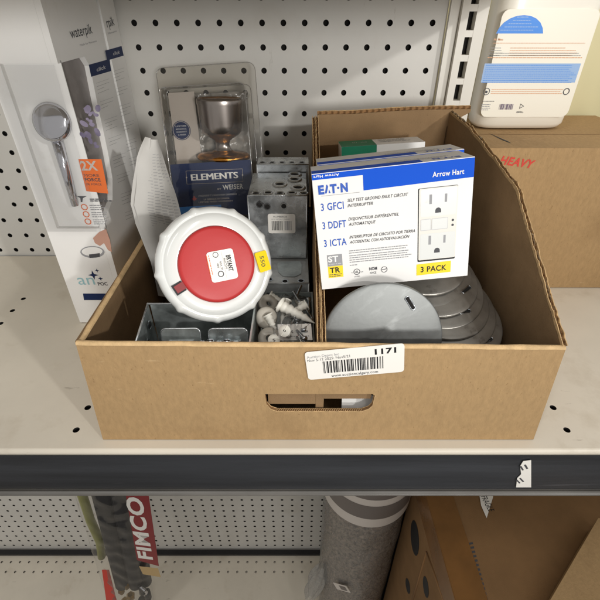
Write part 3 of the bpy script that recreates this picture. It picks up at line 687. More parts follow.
for i, (a, b) in enumerate(((-22,462),(-6,478),(-2,452),(-6,494))):
    q_ = Fr((a, b, -168), (1,0,0), (0,1,0)); mb.lathe(q_, [(4.6,.3),(5.4,1.4),(7.6,1.3),(8.4,.2)], GALV, 24); mb.flat(q_, circ(0,0,4.6,18), .2, PEGIN)
mb.build('knockout', b1)
mb = MB(); fo = f.off(.2)
for px, py in ((259.5,204.5),(267.3,206.6),(283.8,206)):
    a = fo.px(px, py); mb.flat(fo, circ(a[0], a[1], 2.6, 16), .3, PEGIN); mb.ring(fo, a[0], a[1], 2.6, 3.6, .5, SCREWM)
a = fo.px(261, 202); mb.flat(fo, [(a[0]-3,a[1]-3),(a[0]+3,a[1]-2),(a[0]-2,a[1]+2)], .4, BLACK)
mb.build('screw_hole', b1)
mb = MB(); q = [V(fo.px(*p)) for p in ((268.5,233),(295.5,234),(295.5,213.5),(267.5,212))]; x0, x1, y0, y1 = q[0].x, q[1].x, q[0].y, q[2].y
mb.prism(fo, rrect(x0, y0, x1, y1, 2.5), .4, .7, STICK); mb.text(fo, 'PLUMBERS-8', x0+6, y1-4.2, 14, 1.8, DGREY, .85); mb.text(fo, 'BOX METAL 1 GANG', x0+4, y1-6.8, 19, 1.2, GREY, .85)
mb.barcode(fo, x0+4, y0+3.5, x0+16, y1-8.2, BLACK, .85, 14); mb.barcode(fo, x0+17, y0+3.5, x1-4, y1-8.2, GREY, .85, 9, seed=8)
mb.build('barcode_label', b1)
b2, f2_, w, h = steel_box('junction_box', 'galvanised steel box at the back of the stack against the pegboard side', -50, 10, 503, 531, -240, -159)
mb = MB()
for i in range(5):
    q_ = Fr((-44+i*11.5, 511, -159), (1,0,0), (0,1,0)); mb.flat(q_, circ(0,0,3.0,16), .15, PEGIN); mb.ring(q_, 0, 0, 3.0, 4.2, .3, SCREWM)
mb.build('knockout', b2)
b3, f3, w, h = steel_box('junction_box', 'galvanised steel box, brightened for reflected light, underneath the one with the barcode sticker', -46, 9, 380, 497, -320, -243, m=mat('galvanised_lit', (226,230,230), .35, metal=.3, bump=.15, bscale=60, var=.2, vscale=60))  # less metallic, brighter copy of the steel paints its reflected light
mb = MB(); tf3 = Fr((-46, 380, -242.8), (1,0,0), (0,1,0))
for px, py in ((269.5,279.5),(285,281.5),(301,281)):
    a = tf3.px(px, py); mb.flat(tf3, circ(a[0], a[1], 2.7, 16), .3, PEGIN); mb.ring(tf3, a[0], a[1], 2.7, 3.6, .5, SCREWM)
mb.build('screw_hole', b3)
mb = MB(); pa = [tf3.px(*p) for p in ((277,262),(300,261.5),(302,266),(301,274),(295,277),(283,276.5),(278,272))]; mb.flat(tf3, orient(pa), .35, GALVD); mb.build('knockout', b3)

# open box in the front left
ob = thing('open_box', 'open galvanised steel box under the red and white cap', 'steel box', (-88, 295, -334), 'galvanised steel junction boxes')
X0, X1, Y0, Y1, ZB, ZT = -136, -40, 268, 324, -330, -229
mb = MB(); t = 1.4
mb.wbox(X0, X1, Y1-t, Y1, ZB, ZT, GALVD); mb.wbox(X0, X1, Y0, Y0+t, ZB, ZT-4, GALVD)
mb.hexa([V(p) for p in ((X0,Y0+t,ZB),(X0+t,Y0+t,ZB),(X0+t,Y1-t,ZB),(X0,Y1-t,ZB),(X0+2,Y0+t,ZT-2),(X0+2+t,Y0+t,ZT-2),(X0-3+t,Y1-t,ZT),(X0-3,Y1-t,ZT))], GALVD)
mb.wbox(X1-t, X1, Y0+t, Y1-t, ZB, ZT, GALVD); mb.wbox(X0, X1, Y0+t, Y1-t, ZB, ZB+t, GALVD)
mb.tube([(X0-3,Y1-.7,ZT),(X1,Y1-.7,ZT)], 1.0, GALV, 6); mb.tube([(X0-2.4,Y1,ZT),(X0+2.6,Y0,ZT-2)], 1.0, GALV, 6)
mb.build('body', ob)
mb = MB(); lff = Fr((X0+2.5,Y0+4,ZT-24), (-.06,1,0), (-.0,0,1))
for a, b, r_ in ((6,12,3.6),(20,4,3.0),(34,13,3.2)): q_ = Fr(lff.p(a, b, 1.2), (0,1,0), (0,0,1)); mb.flat(q_, circ(0,0,r_,16), .6, PEGIN); mb.lathe(q_, [(r_,.4),(r_+.5,1.1),(r_+1.2,.3)], SCREWM, 20)
mb.build('screw_hole', ob)
for x0 in (-117, -77):
    mb = MB(); q_ = Fr((x0, Y0+16, ZT-19), (1,0,.02), (0,.25,1)); mb.prism(q_, rrect(0, 0, 33, 19, 4), 0, 1.6, GALVD); rim(mb, q_, rrect(0, 0, 33, 19, 4), 1.4, .6, GALV)
    mb.box(q_, 6, 27, 5, 8, 1.7, 3.0, GALV); mb.build('bracket', ob)
mb = MB()
for i in range(5):
    q_ = Fr((-82+i*7, Y0+12, ZT-11+2*(i % 2)), (1,0,0), (0,1,.3)); mb.lathe(q_, [(.01,3.2),(2.6,2.8),(3.4,1.4),(3.4,-4)], SCREWM, 14); mb.box(q_, -2.6, 2.6, -.4, .4, 2.9, 3.3, PEGIN)
mb.build('clamp_screw', ob)

# tray with the bag of anchors and screws
tr_ = thing('steel_tray', 'shallow galvanised tray holding the clear bag of screws and anchors', 'tray', (-14, 330, -300), None)
mb = MB(); x0, x1, y0, y1, zb, zt = -36, 13, 270, 376, -290, -251
mb.wbox(x0, x1, y0, y1, zb, zb+1.5, GALVD); mb.wbox(x0, x0+1.3, y0, y1, zb+1.5, zt, GALVD); mb.wbox(x1-1.3, x1, y0, y1, zb+1.5, zt, GALVD)
mb.wbox(x0+1.3, x1-1.3, y0, y0+1.3, zb+1.5, zt+8, GALVD); mb.wbox(x0+1.3, x1-1.3, y1-1.3, y1, zb+1.5, zt, GALVD)
mb.wbox(x0+3, x1-3, y0+4, y1-4, zb+1.6, zt-7, GALVD)
mb.build('body', tr_)
bag = thing('parts_bag', 'crumpled clear plastic bag of screws and anchors beside the divider', 'bag', (-12, 330, -256))
def bagf(u, v):
    x = -35+47*u; y = 272+100*v; e = (math.sin(math.pi*u)**.6)*(math.sin(math.pi*min(1, max(0, v)))**.5)
    return V((x + 2*noise.noise(V((v*7, u*3, 2))), y, -256 + 19*e*(1+.35*noise.noise(V((u*6, v*7, 0)))) + 3.0*noise.noise(V((u*17, v*19, 5)))))
mb = MB(); mb.grid(bagf, 46, 70, FILM); mb.build('film', bag)
mb = MB(); q_ = Fr((-19, 293, -247), (1,0,.02), (-.0,.86,.4)); mb.prism(q_, [(0,0),(30,0),(29,16),(-1,16)], 0, .3, STICK)
mb.text(q_, 'WALL PLUG', 2, 7, 11, 2.6, BLACK, .5, bold=.03); mb.text(q_, '4-6-8', 17, 7.4, 9, 2, DGREY, .5); mb.lines(q_, 2, 3.5, 27, 1, 2, .8, GREY, .5)
mb.build('paper_insert', bag)
def anchor():
    r = thing('wall_anchor', 'white nylon wall anchor lying on top inside the clear bag', 'wall anchor', (0,0,0), 'wall anchors in the clear bag')
    mb = MB(); prof = [(1.6,15.5),(6.6,15.5),(6.8,14.5),(4.0,13.5)]
    for k in range(5): zz = 13-4.6*k; rr = 4.2-.45*k; prof += [(rr, zz), (rr+.9, zz-1.4), (rr, zz-3.6)]
    prof += [(1.2,-13),(.01,-17)]; mb.lathe(WF, prof, ANCH, 18); mb.lathe(WF, [(1.6,15.5),(1.6,4)], PEGIN, 12)
    mb.box(WF, -6.5, 6.5, -.5, .5, 15.2, 15.9, ANCH); mb.build('shaft', r); return r
an0 = anchor()
aspots = [((-2,330,-231),(-1,.55,.25)),((-10,318,-234),(-.2,-.7,.9)),((-3,344,-233),(.9,.3,.4)),((-14,346,-236),(.2,.9,.5)),((-23,330,-238),(-.5,.6,.8)),((-24,312,-240),(.3,-.5,.9)),((-18,362,-238),(-.8,.3,.3)),((0,362,-240),(.3,-.9,.3))]
anl = ['long anchor pointing right on top of the pile','anchor seen nearly end on just below the long one','anchor behind the long one near the divider','anchor standing up left of the middle','grey anchor at the left of the bag','anchor at the lower left of the bag','anchor lying at the back left of the bag','anchor at the back right of the bag']
for i, (c, d) in enumerate(aspots):
    c = (c[0]-1, 285+(c[1]-312)*1.25 if i else c[1]-12, c[2]-5)
    o = an0 if i == 0 else copy_tree(an0); o['label'] = 'white nylon ' + anl[i]; place(o, c, d, i*1.3, (.1,.2,1)); o.scale = (1.15,)*3 if i == 0 else (.78,)*3
def screw():
    r = thing('screw', 'bright zinc screw in the clear bag near the divider', 'screw', (0,0,0), 'zinc screws in the clear bag')
    mb = MB(); mb.lathe(WF, [(.01,1.6),(2.4,1.3),(3.6,0),(1.7,-1.6),(1.7,-4)], SCREWM, 14)
    prof = []
    for k in range(11): prof += [(1.25, -4-1.8*k), (1.95, -4.9-1.8*k)]
    mb.lathe(WF, prof+[(.01,-26)], SCREWM, 10); mb.box(WF, -1.8, 1.8, -.35, .35, 1.2, 1.75, PEGIN); mb.build('shaft', r); return r
s0 = screw(); R = random.Random(5)
for i in range(12):
    o = s0 if i == 0 else copy_tree(s0)
    place(o, (R.uniform(-4,9), 288+i*6.2, -242+R.uniform(-2,2)), (R.uniform(-.4,.6), R.choice((-1,1))*.8, R.uniform(-.1,.15)), R.uniform(0,3), (.1,.2,1)); o.scale = (.8,)*3
for o in [x for x in col.objects if x.name.startswith('screw') and x.type == 'EMPTY']: o['label'] = 'small bright zinc screw among the screws at the right side of the clear bag'
wsh = None
for i, (c, n_) in enumerate((((-30,314,-238),(.5,-.7,.6)), ((-27,296,-247),(.1,-.6,.8)), ((-30,340,-241),(.4,-.4,.8)))):
    if wsh is None:
        wsh = thing('cable_bushing', '', 'bushing', (0,0,0), 'grey bushings in the clear bag'); mb = MB()
        mb.lathe(WF, [(3.2,-2),(3.2,2.5),(7.5,2.3),(10,1),(10.4,-1),(9.6,-2),(3.2,-2)], mat('grey_nylon', (176,170,158), .5), 28); mb.build('disc', wsh); o = wsh
    else: o = copy_tree(wsh)
    o['label'] = 'grey round bushing ' + ('upright at the left of the clear bag','lying nearest the carton front in the bag','at the far left of the clear bag')[i]; place(o, c, n_)

# ------------------------------------------------------------------ leaflet
lt = thing('folded_leaflet', 'folded white instruction leaflet leaning on the left carton wall', 'leaflet', (-165, 440, -250))
LP = mat('leaflet_paper', (206,203,197), .7, var=.03)
lfr = Fr((-165, 436, -250), (.55,.83,0), (.12,.10,1))
def leafsheet(off, edgeL, edgeR):
    def fn(u, v):
        k = v*(len(edgeL)-1); i = min(int(k), len(edgeL)-2); f_ = k-i
        a = V(edgeL[i]).lerp(V(edgeL[i+1]), f_); b = V(edgeR[i]).lerp(V(edgeR[i+1]), f_)
        p = a.lerp(b, u); q = lfr.px(p.x, p.y); return lfr.p(q[0], q[1], off*(1-.8*v) + 12*math.sin(math.pi*u)*.5 + 6*math.sin(math.pi*v*1.3) + 1.2*noise.noise(V((u*3, v*6, off))))
    return fn
EL = [(161,296),(152.5,262),(136,223),(130.6,204),(135,182),(140,160),(149,139.5)]; ER = [(196,300),(190,262),(184,238),(178,214),(173,190),(166,163),(160.5,139.5)]
mb = MB(); mb.grid(leafsheet(0, EL, ER), 14, 30, LP)
fn2 = leafsheet(.4, EL, ER)
for r_ in range(26):
    v0 = .36+.021*r_
    for k in range(5):
        u0 = .22+.15*k; u1 = u0+random.uniform(.09,.13)
        mb.add([fn2(u0,v0), fn2(u1,v0+.004), fn2(u1,v0+.010), fn2(u0,v0+.006)], [(0,1,2,3)], mat('leaflet_print', (176,174,172), .6) if 'leaflet_print' not in MATS else MATS['leaflet_print'])
pic = [fn2(.12+.30*math.cos(a_)*.8+.3, .18+.075*math.sin(a_)) for a_ in [k*math.pi/8 for k in range(16)]]
mb.add(pic, [tuple(range(16))], mat('photo_mauve', (150,125,120), .5))
mb.build('front_page', lt)
EL2 = [(x-1.2+(1.5 if i > 4 else 0), y-1) for i, (x, y) in enumerate(EL)]; EL2 = [(161,297),(151,262),(134,223),(129,203.5),(133,180),(139,158),(149,138)]
ER2 = [(192,300),(186,262),(180,238),(174,214),(168,190),(161,163),(152,138)]
mb = MB(); mb.grid(leafsheet(-5, EL2, ER2), 14, 30, LP); mb.build('back_page', lt)

# ------------------------------------------------------------------ shower head cartons at left
def wcarton(X, Y0, Y1, zoff, label, front=True):
    r = thing('shower_head_carton', label, 'box', (X-32, (Y0+Y1)/2, SZ), 'tall white shower head cartons')
    W = 64; zt = 22+zoff
    pf2 = Fr((X, Y0, SZ+1), (0,1,0), (0,0,1)); d = Y1-Y0; H = zt-SZ-1       # side panel (normal +X)
    mb = MB(); mb.wbox(X-W, X-6, Y0+6, Y1, SZ+1, zt, PAPER)
    zc = 290
    if front:
        # side panel with the wavy window cut-out towards the front
        cut = [V(pf2.px(*p)) for p in ((84,56.5),(90,66),(97,102),(107.5,150),(112.5,178),(112.5,200),(106.5,216),(104.5,228))]
        poly = [(d,0),(d,H),(0,H),(0,cut[0].y)] + [(max(0, c.x), c.y) for c in cut] + [(0,cut[-1].y),(0,0)]
        mb.prism(pf2, orient(poly), -6, 0, PAPER)
        wy0, wy1 = cut[-1].y, cut[0].y
        ffr = Fr((X, Y0, SZ+1), (1,0,0), (0,0,1))  # front panel, normal -Y
        mb.box(ffr, -W, -6.1, 0, wy0, -6, 0, PAPER); mb.box(ffr, -W, -6.1, wy1, H, -6, 0, PAPER)
        mb.box(ffr, -W, -W+12, wy0, wy1, -6, 0, PAPER)
        fp = ffr
    else:
        mb.prism(pf2, [(0,0),(d,0),(d,H),(0,H)], -6, 0, PAPER); ffr = None
    return r, mb, pf2, ffr, d, H
wr_, mb, sp, fp, d, H = wcarton(-215, 438, 558, 0, 'nearest tall white shower head carton with a wavy clear window')
mb.tpx(sp, 'waterpik', 71, 38.5, 92.5, 33.0, 11.5, DGREY, .25, bold=.005); mb.tpx(sp, 'Made for Moments', 80, 46.2, 96.5, 41.8, 2.2, GREY, .25)
mb.ppx(sp, ((91,76.8),(111,71),(109.4,59),(88.5,64.8)), .2, NAVY); mb.tpx(sp, 'click', 96.5, 71.6, 105.6, 68.6, 4, LGREY, .35, shear=.3, bold=.02)
for gy in range(8):
    y_ = 84+gy*18.5; x_ = 96+gy*4.1
    for l in range(3 if gy % 2 else 4): mb.tpx(sp, '\u2014\u2014\u2014\u2014', x_+l*.6, y_+l*3.4, x_+13-(l == 2)*5, y_-4.6+l*3.4+(l == 2)*1.6, 2.0, DGREY if l else GREY, .3)
mb.ppx(fp, ((84,300),(120,300),(120,293.5),(83,293.5)), .2, NAVY)
mb.tpx(fp, 'an', 79, 284.5, 95.5, 284.5, 11, TEAL, .25); mb.tpx(fp, 'POC', 98.5, 285.5, 108, 285.2, 3.4, DGREY, .25, bold=.02)
for x_, y_, r_ in ((93.3,275,5.4),(97,270.5,2.3),(100.5,278.5,2.6)):
    a = fp.px(x_, y_); k = fp.px(x_+r_, y_)[0]-a[0]; mb.flat(fp, [(a[0]+k*(1 if i % 2 == 0 else .32)*math.cos(math.pi*i/4), a[1]+k*(1 if i % 2 == 0 else .32)*math.sin(math.pi*i/4)) for i in range(8)], .25, NAVY)
mb.ppx(fp, ((93,238),(99,232),(106,229),(110,240),(112,252),(108,250),(104,243),(100,246),(95,243)), .2, SKIN)
a = fp.px(92.5, 252); q_ = fp.at(a[0], a[1], 0, .1); mb.flat(q_, [(14*math.cos(k*.3), 7.5*math.sin(k*.3)) for k in range(21)], .28, GREY); mb.flat(q_, [(12*math.cos(k*.3), 5.6*math.sin(k*.3)+.8) for k in range(21)], .36, PAPER)
mb.flat(q_, [(-6,-7),(6,-7),(8,-2),(-5,-2.5)], .42, DGREY)
mb.build('carton_body', wr_)
# inner tray print seen through the window
ip = sp.off(-6); mb = MB(); cy0, cy1 = V(sp.px(104.5,228)).y, V(sp.px(84,56.5)).y
mb.box(ip, 7, 66, cy0-2, cy1+2, -.4, .3, DWIN); fi = Fr((-215-6, 444, SZ+1), (1,0,0), (0,0,1)); mb.box(fi, -52, 6, cy0-2, cy1+2, -.4, .6, PAPER)
i2 = ip.off(.5); f2i = fi.off(.7)

R = random.Random(4)
for k in range(16):
    a = f2i.px(R.uniform(82,98)+(k % 4), R.uniform(104,153)); q_ = f2i.at(a[0], a[1], 0, R.uniform(0,6)); rr = R.uniform(1.5,4.2)
    mb.flat(q_, [(rr*(1+.18*math.sin(2*t_*.6283+k))*math.cos(t_*.6283), rr*.8*(1+.18*math.sin(2*t_*.6283+k))*math.sin(t_*.6283)) for t_ in range(10)], .3+.02*k, LILAC)
mb.ppx(f2i, ((78.5,159),(101.5,159),(108.5,193.5),(86.5,191)), .45, ORINK)
mb.tpx(f2i, '2X', 82, 170, 98.5, 170, 9.4, BEIGE, .6, bold=.03); mb.tpx(f2i, 'MORE', 84.5, 176.5, 99.5, 176.6, 2.8, DGREY, .6); mb.tpx(f2i, 'FORCE', 85.5, 181, 101, 181.2, 3.4, DGREY, .6, bold=.02)
mb.tpx(f2i, 'DE FORCE', 86.5, 185, 102, 185.2, 2.2, DGREY, .6)
for k in range(3):
    a = f2i.px(84.5+k*1.8, 207+k*7.2); mb.ring(f2i, a[0], a[1], 2.6, 3.6, .45, ORINK); mb.lines(f2i, a[0]+6, a[1]+1.5, a[0]+24, 3, 2.4, .9, GREY, .45)
a = f2i.px(90, 199.5); mb.lines(f2i, a[0], a[1], a[0]+24, 2, 2, 1.1, DGREY, .45)
mb.ppx(f2i, ((77,196),(87,196),(83,198),(82.5,202),(81,202),(80.5,198)), .45, DGREY)
mb.build('printed_tray', wr_)
mb = MB()   # chrome hand shower and hose behind the window
hx = Fr((-236, 437, -98), (1,0,0), (0,.2,1))
mb.lathe(hx, [(.01,5),(14,4.6),(17.5,2),(17.5,-2),(12,-4),(.01,-4)], CHROME, 32); mb.tube([(-237,438,-112),(-238,438,-150),(-239,438,-182)], [5.5,4.5,3.5], CHROME, 14)
mb.build('hand_shower', wr_)
mb = MB()
def wf(u, v):
    X_ = -215-58*(1-u); return V((X_, 430 - 4*math.sin(math.pi*u)*math.sin(math.pi*v)*.8, SZ+1+cy0+(cy1-cy0)*v))
mb.grid(wf, 12, 20, THIN)
mb.build('clear_window', wr_)
wb, mb, sp, fp, d, H = wcarton(-214, 562, 606, 18, 'second tall white shower head carton standing behind against the pegboard', False)
mb.tpx(sp, 'rpik', 107.2, 27.4, 114.6, 25.0, 10, DGREY, .25, bold=.005); mb.tpx(sp, 'Moments', 108, 34.5, 116.5, 31.8, 2.0, GREY, .25)
mb.ppx(sp, ((107,60.5),(123.6,55.6),(121.4,46),(105,50.6)), .2, NAVY); mb.tpx(sp, 'click', 113, 55.4, 119.6, 53.4, 3.6, LGREY, .35, shear=.3, bold=.02)
for gy in range(8):
    y_ = 72+gy*17.5; x_ = 113.2+gy*3.1
    for l in range(3 if gy % 2 else 4): mb.tpx(sp, '\u2014\u2014\u2014\u2014', x_+l*.5, y_+l*3.3, x_+11-(l == 2)*4, y_-3.6+l*3.3+(l == 2)*1.3, 1.9, DGREY if l else GREY, .3)
mb.build('carton_body', wb)

# ------------------------------------------------------------------ right: carton with jug on it
hb = thing('cardboard_carton', 'brown taped carton marked in red under the white jug', 'carton', (300, 535, SZ))
HZ = -145
mb = MB(); mb.wbox(222, 440, 519, 690, SZ+1, HZ, KRAFT); hf = Fr((0, 519, 0), (1,0,0), (0,0,1))
mb.tpx(hf, 'HEAVY', 499.0, 163.6, 531.5, 168.2, 8.6, REDINK, .3, bold=.03, shear=.15)
mb.build('carton_body', hb)
mb = MB(); tf = Fr((0,0,HZ), (1,0,0), (0,1,0)); mb.flat(tf, [(222,581),(440,581),(440,582.2),(222,582.2)], .2, KFLUTE)
a = [V(tf.px(*p)) for p in ((488,133),(509,142),(511,143.5),(503,140.5))]; mb.flat(tf, orient([(p.x, p.y) for p in a]), .4, BLACK)

mb.build('top_flap', hb)

jg = thing('plastic_jug', 'white plastic jug with blue and cream label standing on the brown carton', 'jug', (290, 625, HZ+1))
def jugsec(z, w, dd, n=40):
    out = []
    for k in range(n):
        a = 2*math.pi*k/n; ca, sa = math.cos(a), math.sin(a); e = .38
        out.append(V((290 + 1.08*w*math.copysign(abs(ca)**e, ca), 624 + dd*math.copysign(abs(sa)**.6, sa), z)))
    return out
secs = [(HZ+1.2, 44, 16), (HZ+3, 51, 21), (HZ+8, 55, 24), (HZ+20, 56, 25), (HZ+60, 56, 25), (HZ+150, 56, 25), (HZ+175, 53, 24), (HZ+195, 42, 21), (HZ+210, 24, 18), (HZ+216, 19, 17), (HZ+232, 18, 17)]
mb = MB(); vs = []; n = 40
for s_ in secs: vs += jugsec(*s_)
fs = [(j*n+i, j*n+(i+1) % n, (j+1)*n+(i+1) % n, (j+1)*n+i) for j in range(len(secs)-1) for i in range(n)] + [tuple(range(n))[::-1], tuple((len(secs)-1)*n+i for i in range(n))]
mb.add(vs, fs, JUG, True); mb.build('jug_body', jg)
mb = MB(); q_ = Fr((290,624,HZ+232), (1,0,0), (0,1,0)); mb.lathe(q_, [(20,0),(20,22),(18,24),(.01,24)], BLUE, 40); mb.build('cap', jg)
jf = Fr((0, 598.4, 0), (1,0,0), (0,0,1)); mb = MB()
lx0, lx1 = V(jf.px(481,110)).x, 312; ly0, ly1 = V(jf.px(500,117)).y, V(jf.px(500,9)).y
lx0 = V(jf.px(479.5,118)).x; lx1 = 345
ORSOFT = mat('soft_orange_ink', (222,168,128), .6)
mb.prism(jf, rrect(lx0, ly0, lx1, ly1, 8), -1.5, 0, LABCREAM)
arc = [V(jf.px(*p)) for p in ((496,33.5),(499,28),(504,22.5),(510,18.5),(517,15.8),(524,15.2))]
xs = arc[-1].x; arcp = [(p.x, p.y) for p in arc]; mir = [(2*xs-x, y) for x, y in arcp[::-1]][1:]
base = arcp[0][1]; mb.flat(jf, orient(arcp + mir), .2, LABBLUE)
for k in range(5): yy = base+3+k*3.2; inset = 4+k*4; mb.lines(jf, arcp[0][0]+inset, yy, 2*xs-arcp[0][0]-inset, 1, 1, .7, LABPALE, .3)
a = jf.px(493, 39.5); mb.text(jf, 'No Mess', a[0]+1, a[1]-1, 11, 2.4, ORSOFT, .3, bold=.02); mb.lines(jf, a[0]+1, a[1]-4, 338, 1, 2.4, .7, ORSOFT, .3, 0)
mb.lines(jf, a[0], a[1]-9, a[0]+17, 4, 2.6, .6, GREY, .3); mb.lines(jf, a[0]+23, a[1]-9, 332, 4, 2.6, .65, ORSOFT, .3)
a = jf.px(488.5, 53.5); mb.lines(jf, a[0], a[1], 340, 2, 2.4, .6, GREY, .3, .05); a = jf.px(487.5, 58); mb.lines(jf, a[0], a[1], 340, 1, 2.4, .9, ORSOFT, .3, 0)
a = V(jf.px(485.6, 63.5)); b = V(jf.px(483, 82.5)); mb.flat(jf, [(a.x-1, b.y),(341,b.y),(341,a.y),(a.x-1,a.y)], .2, LABPALE); mb.lines(jf, a.x+1, a.y-2.2, 339, 10, 2.1, .6, LABBLUE, .3, .1)
a = jf.px(484.8, 91.5); mb.ring(jf, a[0]+2, a[1], 3.4, 4.2, .3, DGREY); mb.flat(jf, circ(a[0]+2, a[1]-.5, 1.6, 12), .3, DGREY); mb.lines(jf, a[0]+8, a[1]+2, 330, 3, 2.3, .65, ORSOFT, .3, .05)
mb.ring(jf, 334, a[1], 3, 4, .3, DGREY)
a = jf.px(481.5, 101.5); mb.lines(jf, a[0]+1, a[1], a[0]+16, 1, 2, .8, DGREY, .3, 0); mb.lines(jf, a[0]+1, a[1]-4, a[0]+14, 4, 2.1, .8, GREY, .3)
a = jf.px(498.5, 109.5); b = jf.px(514, 104); mb.barcode(jf, a[0], a[1], b[0], b[1], mat('ink_purple_grey', (110,95,120), .6), .3, 16, seed=6)
a = jf.px(521, 107); mb.ring(jf, a[0], a[1]+1, 2.4, 3.6, .3, DGREY, 3); mb.text(jf, 'REFILL', a[0]-4, a[1]-7, 9, 2, DGREY, .3, bold=.02)
mb.build('label', jg)

# ------------------------------------------------------------------ items on the base shelf below
A_, B_ = atY(112, 493, 425), atY(134, 600, 452)
ax = (A_-B_).normalized(); hf = Fr(B_ - ax*95, ax.cross(V((0,-1,0))), ax); hL = (A_-B_).length + 200
hx = V(hf.x); sp_ = thing('sprayer_boom_pack', 'long bagged sprayer hose with red header label below the shelf', 'package', B_-ax*95)
mb = MB(); 
def coil(cx, r, turns, z0=0, m=BLKPL, y0=120, y1=None):
    y1 = y1 or hL; n_ = turns*2; prof = []
    for k in range(n_+1): prof.append((r*(1 if k % 2 else .88), y0+(y1-y0)*k/n_))
    q_ = Fr(hf.p(cx, 0, z0), hf.x, -hf.n); mb.lathe(q_, prof, m, 16)
    if q_.n.dot(hf.y) < 0: pass
def hose(cx, r, z0, m, ya, yb, step=3.4):
    pts = []; rs = []; k = 0; y = ya
    while y < yb: pts.append(hf.p(cx, y, z0)); rs.append(r*(1 if k % 2 else .9)); y += step; k += 1
    mb.tube(pts, rs, m, 14)
hose(-18, 16, 0, BLKPL, 195, hL); hose(10, 15, -4, BLKPL, 185, hL); hose(30, 12, -14, BLKPL, 170, hL)
mb.build('hose', sp_)
mb = MB(); mb.tube([hf.p(-52, 320, -6), hf.p(-46, 400, -4), hf.p(-54, 480, -6), hf.p(-58, hL, -6)], 8, YGRN, 10); mb.build('handle', sp_)
mb = MB(); f_ = hf.off(17)
mb.prism(f_, orient([f_.px(*p) for p in ((124,484),(147,484),(158.8,566),(137,560))]), -.5, .3, MAROON)
mb.tpx(f_, 'FIMCO', 152.5, 559.5, 141.5, 498.0, 13.5, STICK, .5, bold=.035, shear=.15); mb.tpx(f_, 'H', 141.0, 493, 139, 482, 13.5, STICK, .5, bold=.035)
mb.ppx(f_, ((139,566),(158,568),(161,577),(143,574)), .4, mat('label_cream', (190,160,110), .5))
mb.prism(f_, orient([f_.px(*p) for p in ((102,570),(109,570),(118,606),(107,606))]), -.5, .3, REDINK)
mb.build('header_label', sp_)
mb = MB()
for x_, y_, r_ in ((-8,200,9),(-22,165,8),(-4,130,10),(-20,95,9)): mb.tube([hf.p(x_, y_-14, 4), hf.p(x_, y_-5, 4), hf.p(x_, y_-4, 4), hf.p(x_, y_+6, 4), hf.p(x_, y_+14, 4)], [r_*.7, r_*.7, r_, r_, r_*.6], BRASS, 6, False)
for x_, y_ in ((24,180),(34,140),(20,90)): mb.tube([hf.p(x_, y_-30, 0), hf.p(x_+4, y_, 6), hf.p(x_, y_+24, 2)], 8, BLKPL, 10)
mb.tube([hf.p(26,215,10), hf.p(40,195,14), hf.p(34,170,12)], 3, CHROME, 8)
mb.build('fittings', sp_)
mb = MB()
def bagw(u, v): x = -62+112*u; y = 60+(hL-60)*v; return hf.p(x, y, 4 + 17*math.sin(math.pi*u)**.6 + 3*noise.noise(V((u*6, v*22, 3))))
mb.grid(bagw, 24, 90, THIN); mb.build('clear_bag', sp_)

rt = atY(353, 500, 455); rb = V((118, 462, -1293)); rax = (V((100, 450, -560))-rb).normalized()
rf = Fr(rb, V((1,0,0)), rax.cross(V((1,0,0)))); 
if rf.n.dot(rax) < 0: rf = Fr(rb, V((1,0,0)), V((1,0,0)).cross(rax)*-1)
rL = 735; RR = 71
rg = thing('rolled_rug', 'rolled grey shaggy rug in clear wrap standing below the shelf', 'rug', rb)
mb = MB()
def rugf(u, v):
    a = 2*math.pi*u; y = rL*v; r_ = RR-3 + 1.5*noise.noise(V((math.cos(a)*3, math.sin(a)*3, v*14))) + 3.2*noise.noise(V((math.cos(a)*16, math.sin(a)*16, v*80)))
    return rf.p(r_*math.cos(a), r_*math.sin(a), y)
mb.grid(rugf, 200, 300, RUG); mb.add([rf.p((RR-4)*math.cos(k*.314), (RR-4)*math.sin(k*.314), rL) for k in range(20)], [tuple(range(20))], RUG); mb.build('rug_body', rg)
R = random.Random(9); mb = MB()      # loose pile tufts
for k in range(5200):
    a = R.uniform(math.pi*.95, math.pi*2.1); y = R.uniform(60, 560); p = rf.p((RR-3)*math.cos(a), (RR-3)*math.sin(a), y)
    nn = (rf.x*math.cos(a)+rf.y*math.sin(a)); d_ = (nn + V((R.uniform(-1,1), R.uniform(-1,1), R.uniform(-1,1)))*.9).normalized(); w_ = d_.orthogonal().normalized()*.9
    mb.add([p-w_, p+w_, p+d_*R.uniform(3,6)], [(0,1,2)], RUG)
tag(mb.build('pile', rg), None, kind='stuff')
mb = MB()
def wrap(r0, am):
    def fn(u, v):
        a = 2*math.pi*u; y = 40 + (rL-40)*v; r_ = r0 + am*noise.noise(V((math.cos(a)*2.5, math.sin(a)*2.5, v*12))) + am*.5*abs(noise.noise(V((math.cos(a)*8, math.sin(a)*8, v*30))))
        return rf.p(r_*math.cos(a), r_*math.sin(a), y)
    return fn
mb.grid(wrap(RR+3, 2.5), 90, 120, HAZY)
def gather(u, v):
    a = v*2*math.pi; p = rf.p(-RR-2-26*u, -30-12*u, 330-150*u); r_ = (12+16*math.sin(math.pi*min(1, u*1.1)))*(1+.3*math.sin(a*5+u*6))
    return p + rf.x*r_*math.cos(a)*.6 + rf.n*r_*math.sin(a)*.5 + rf.y*r_*.3*math.sin(a)
mb.grid(gather, 26, 60, HAZY); mb.build('clear_wrap', rg)
mb = MB(); 
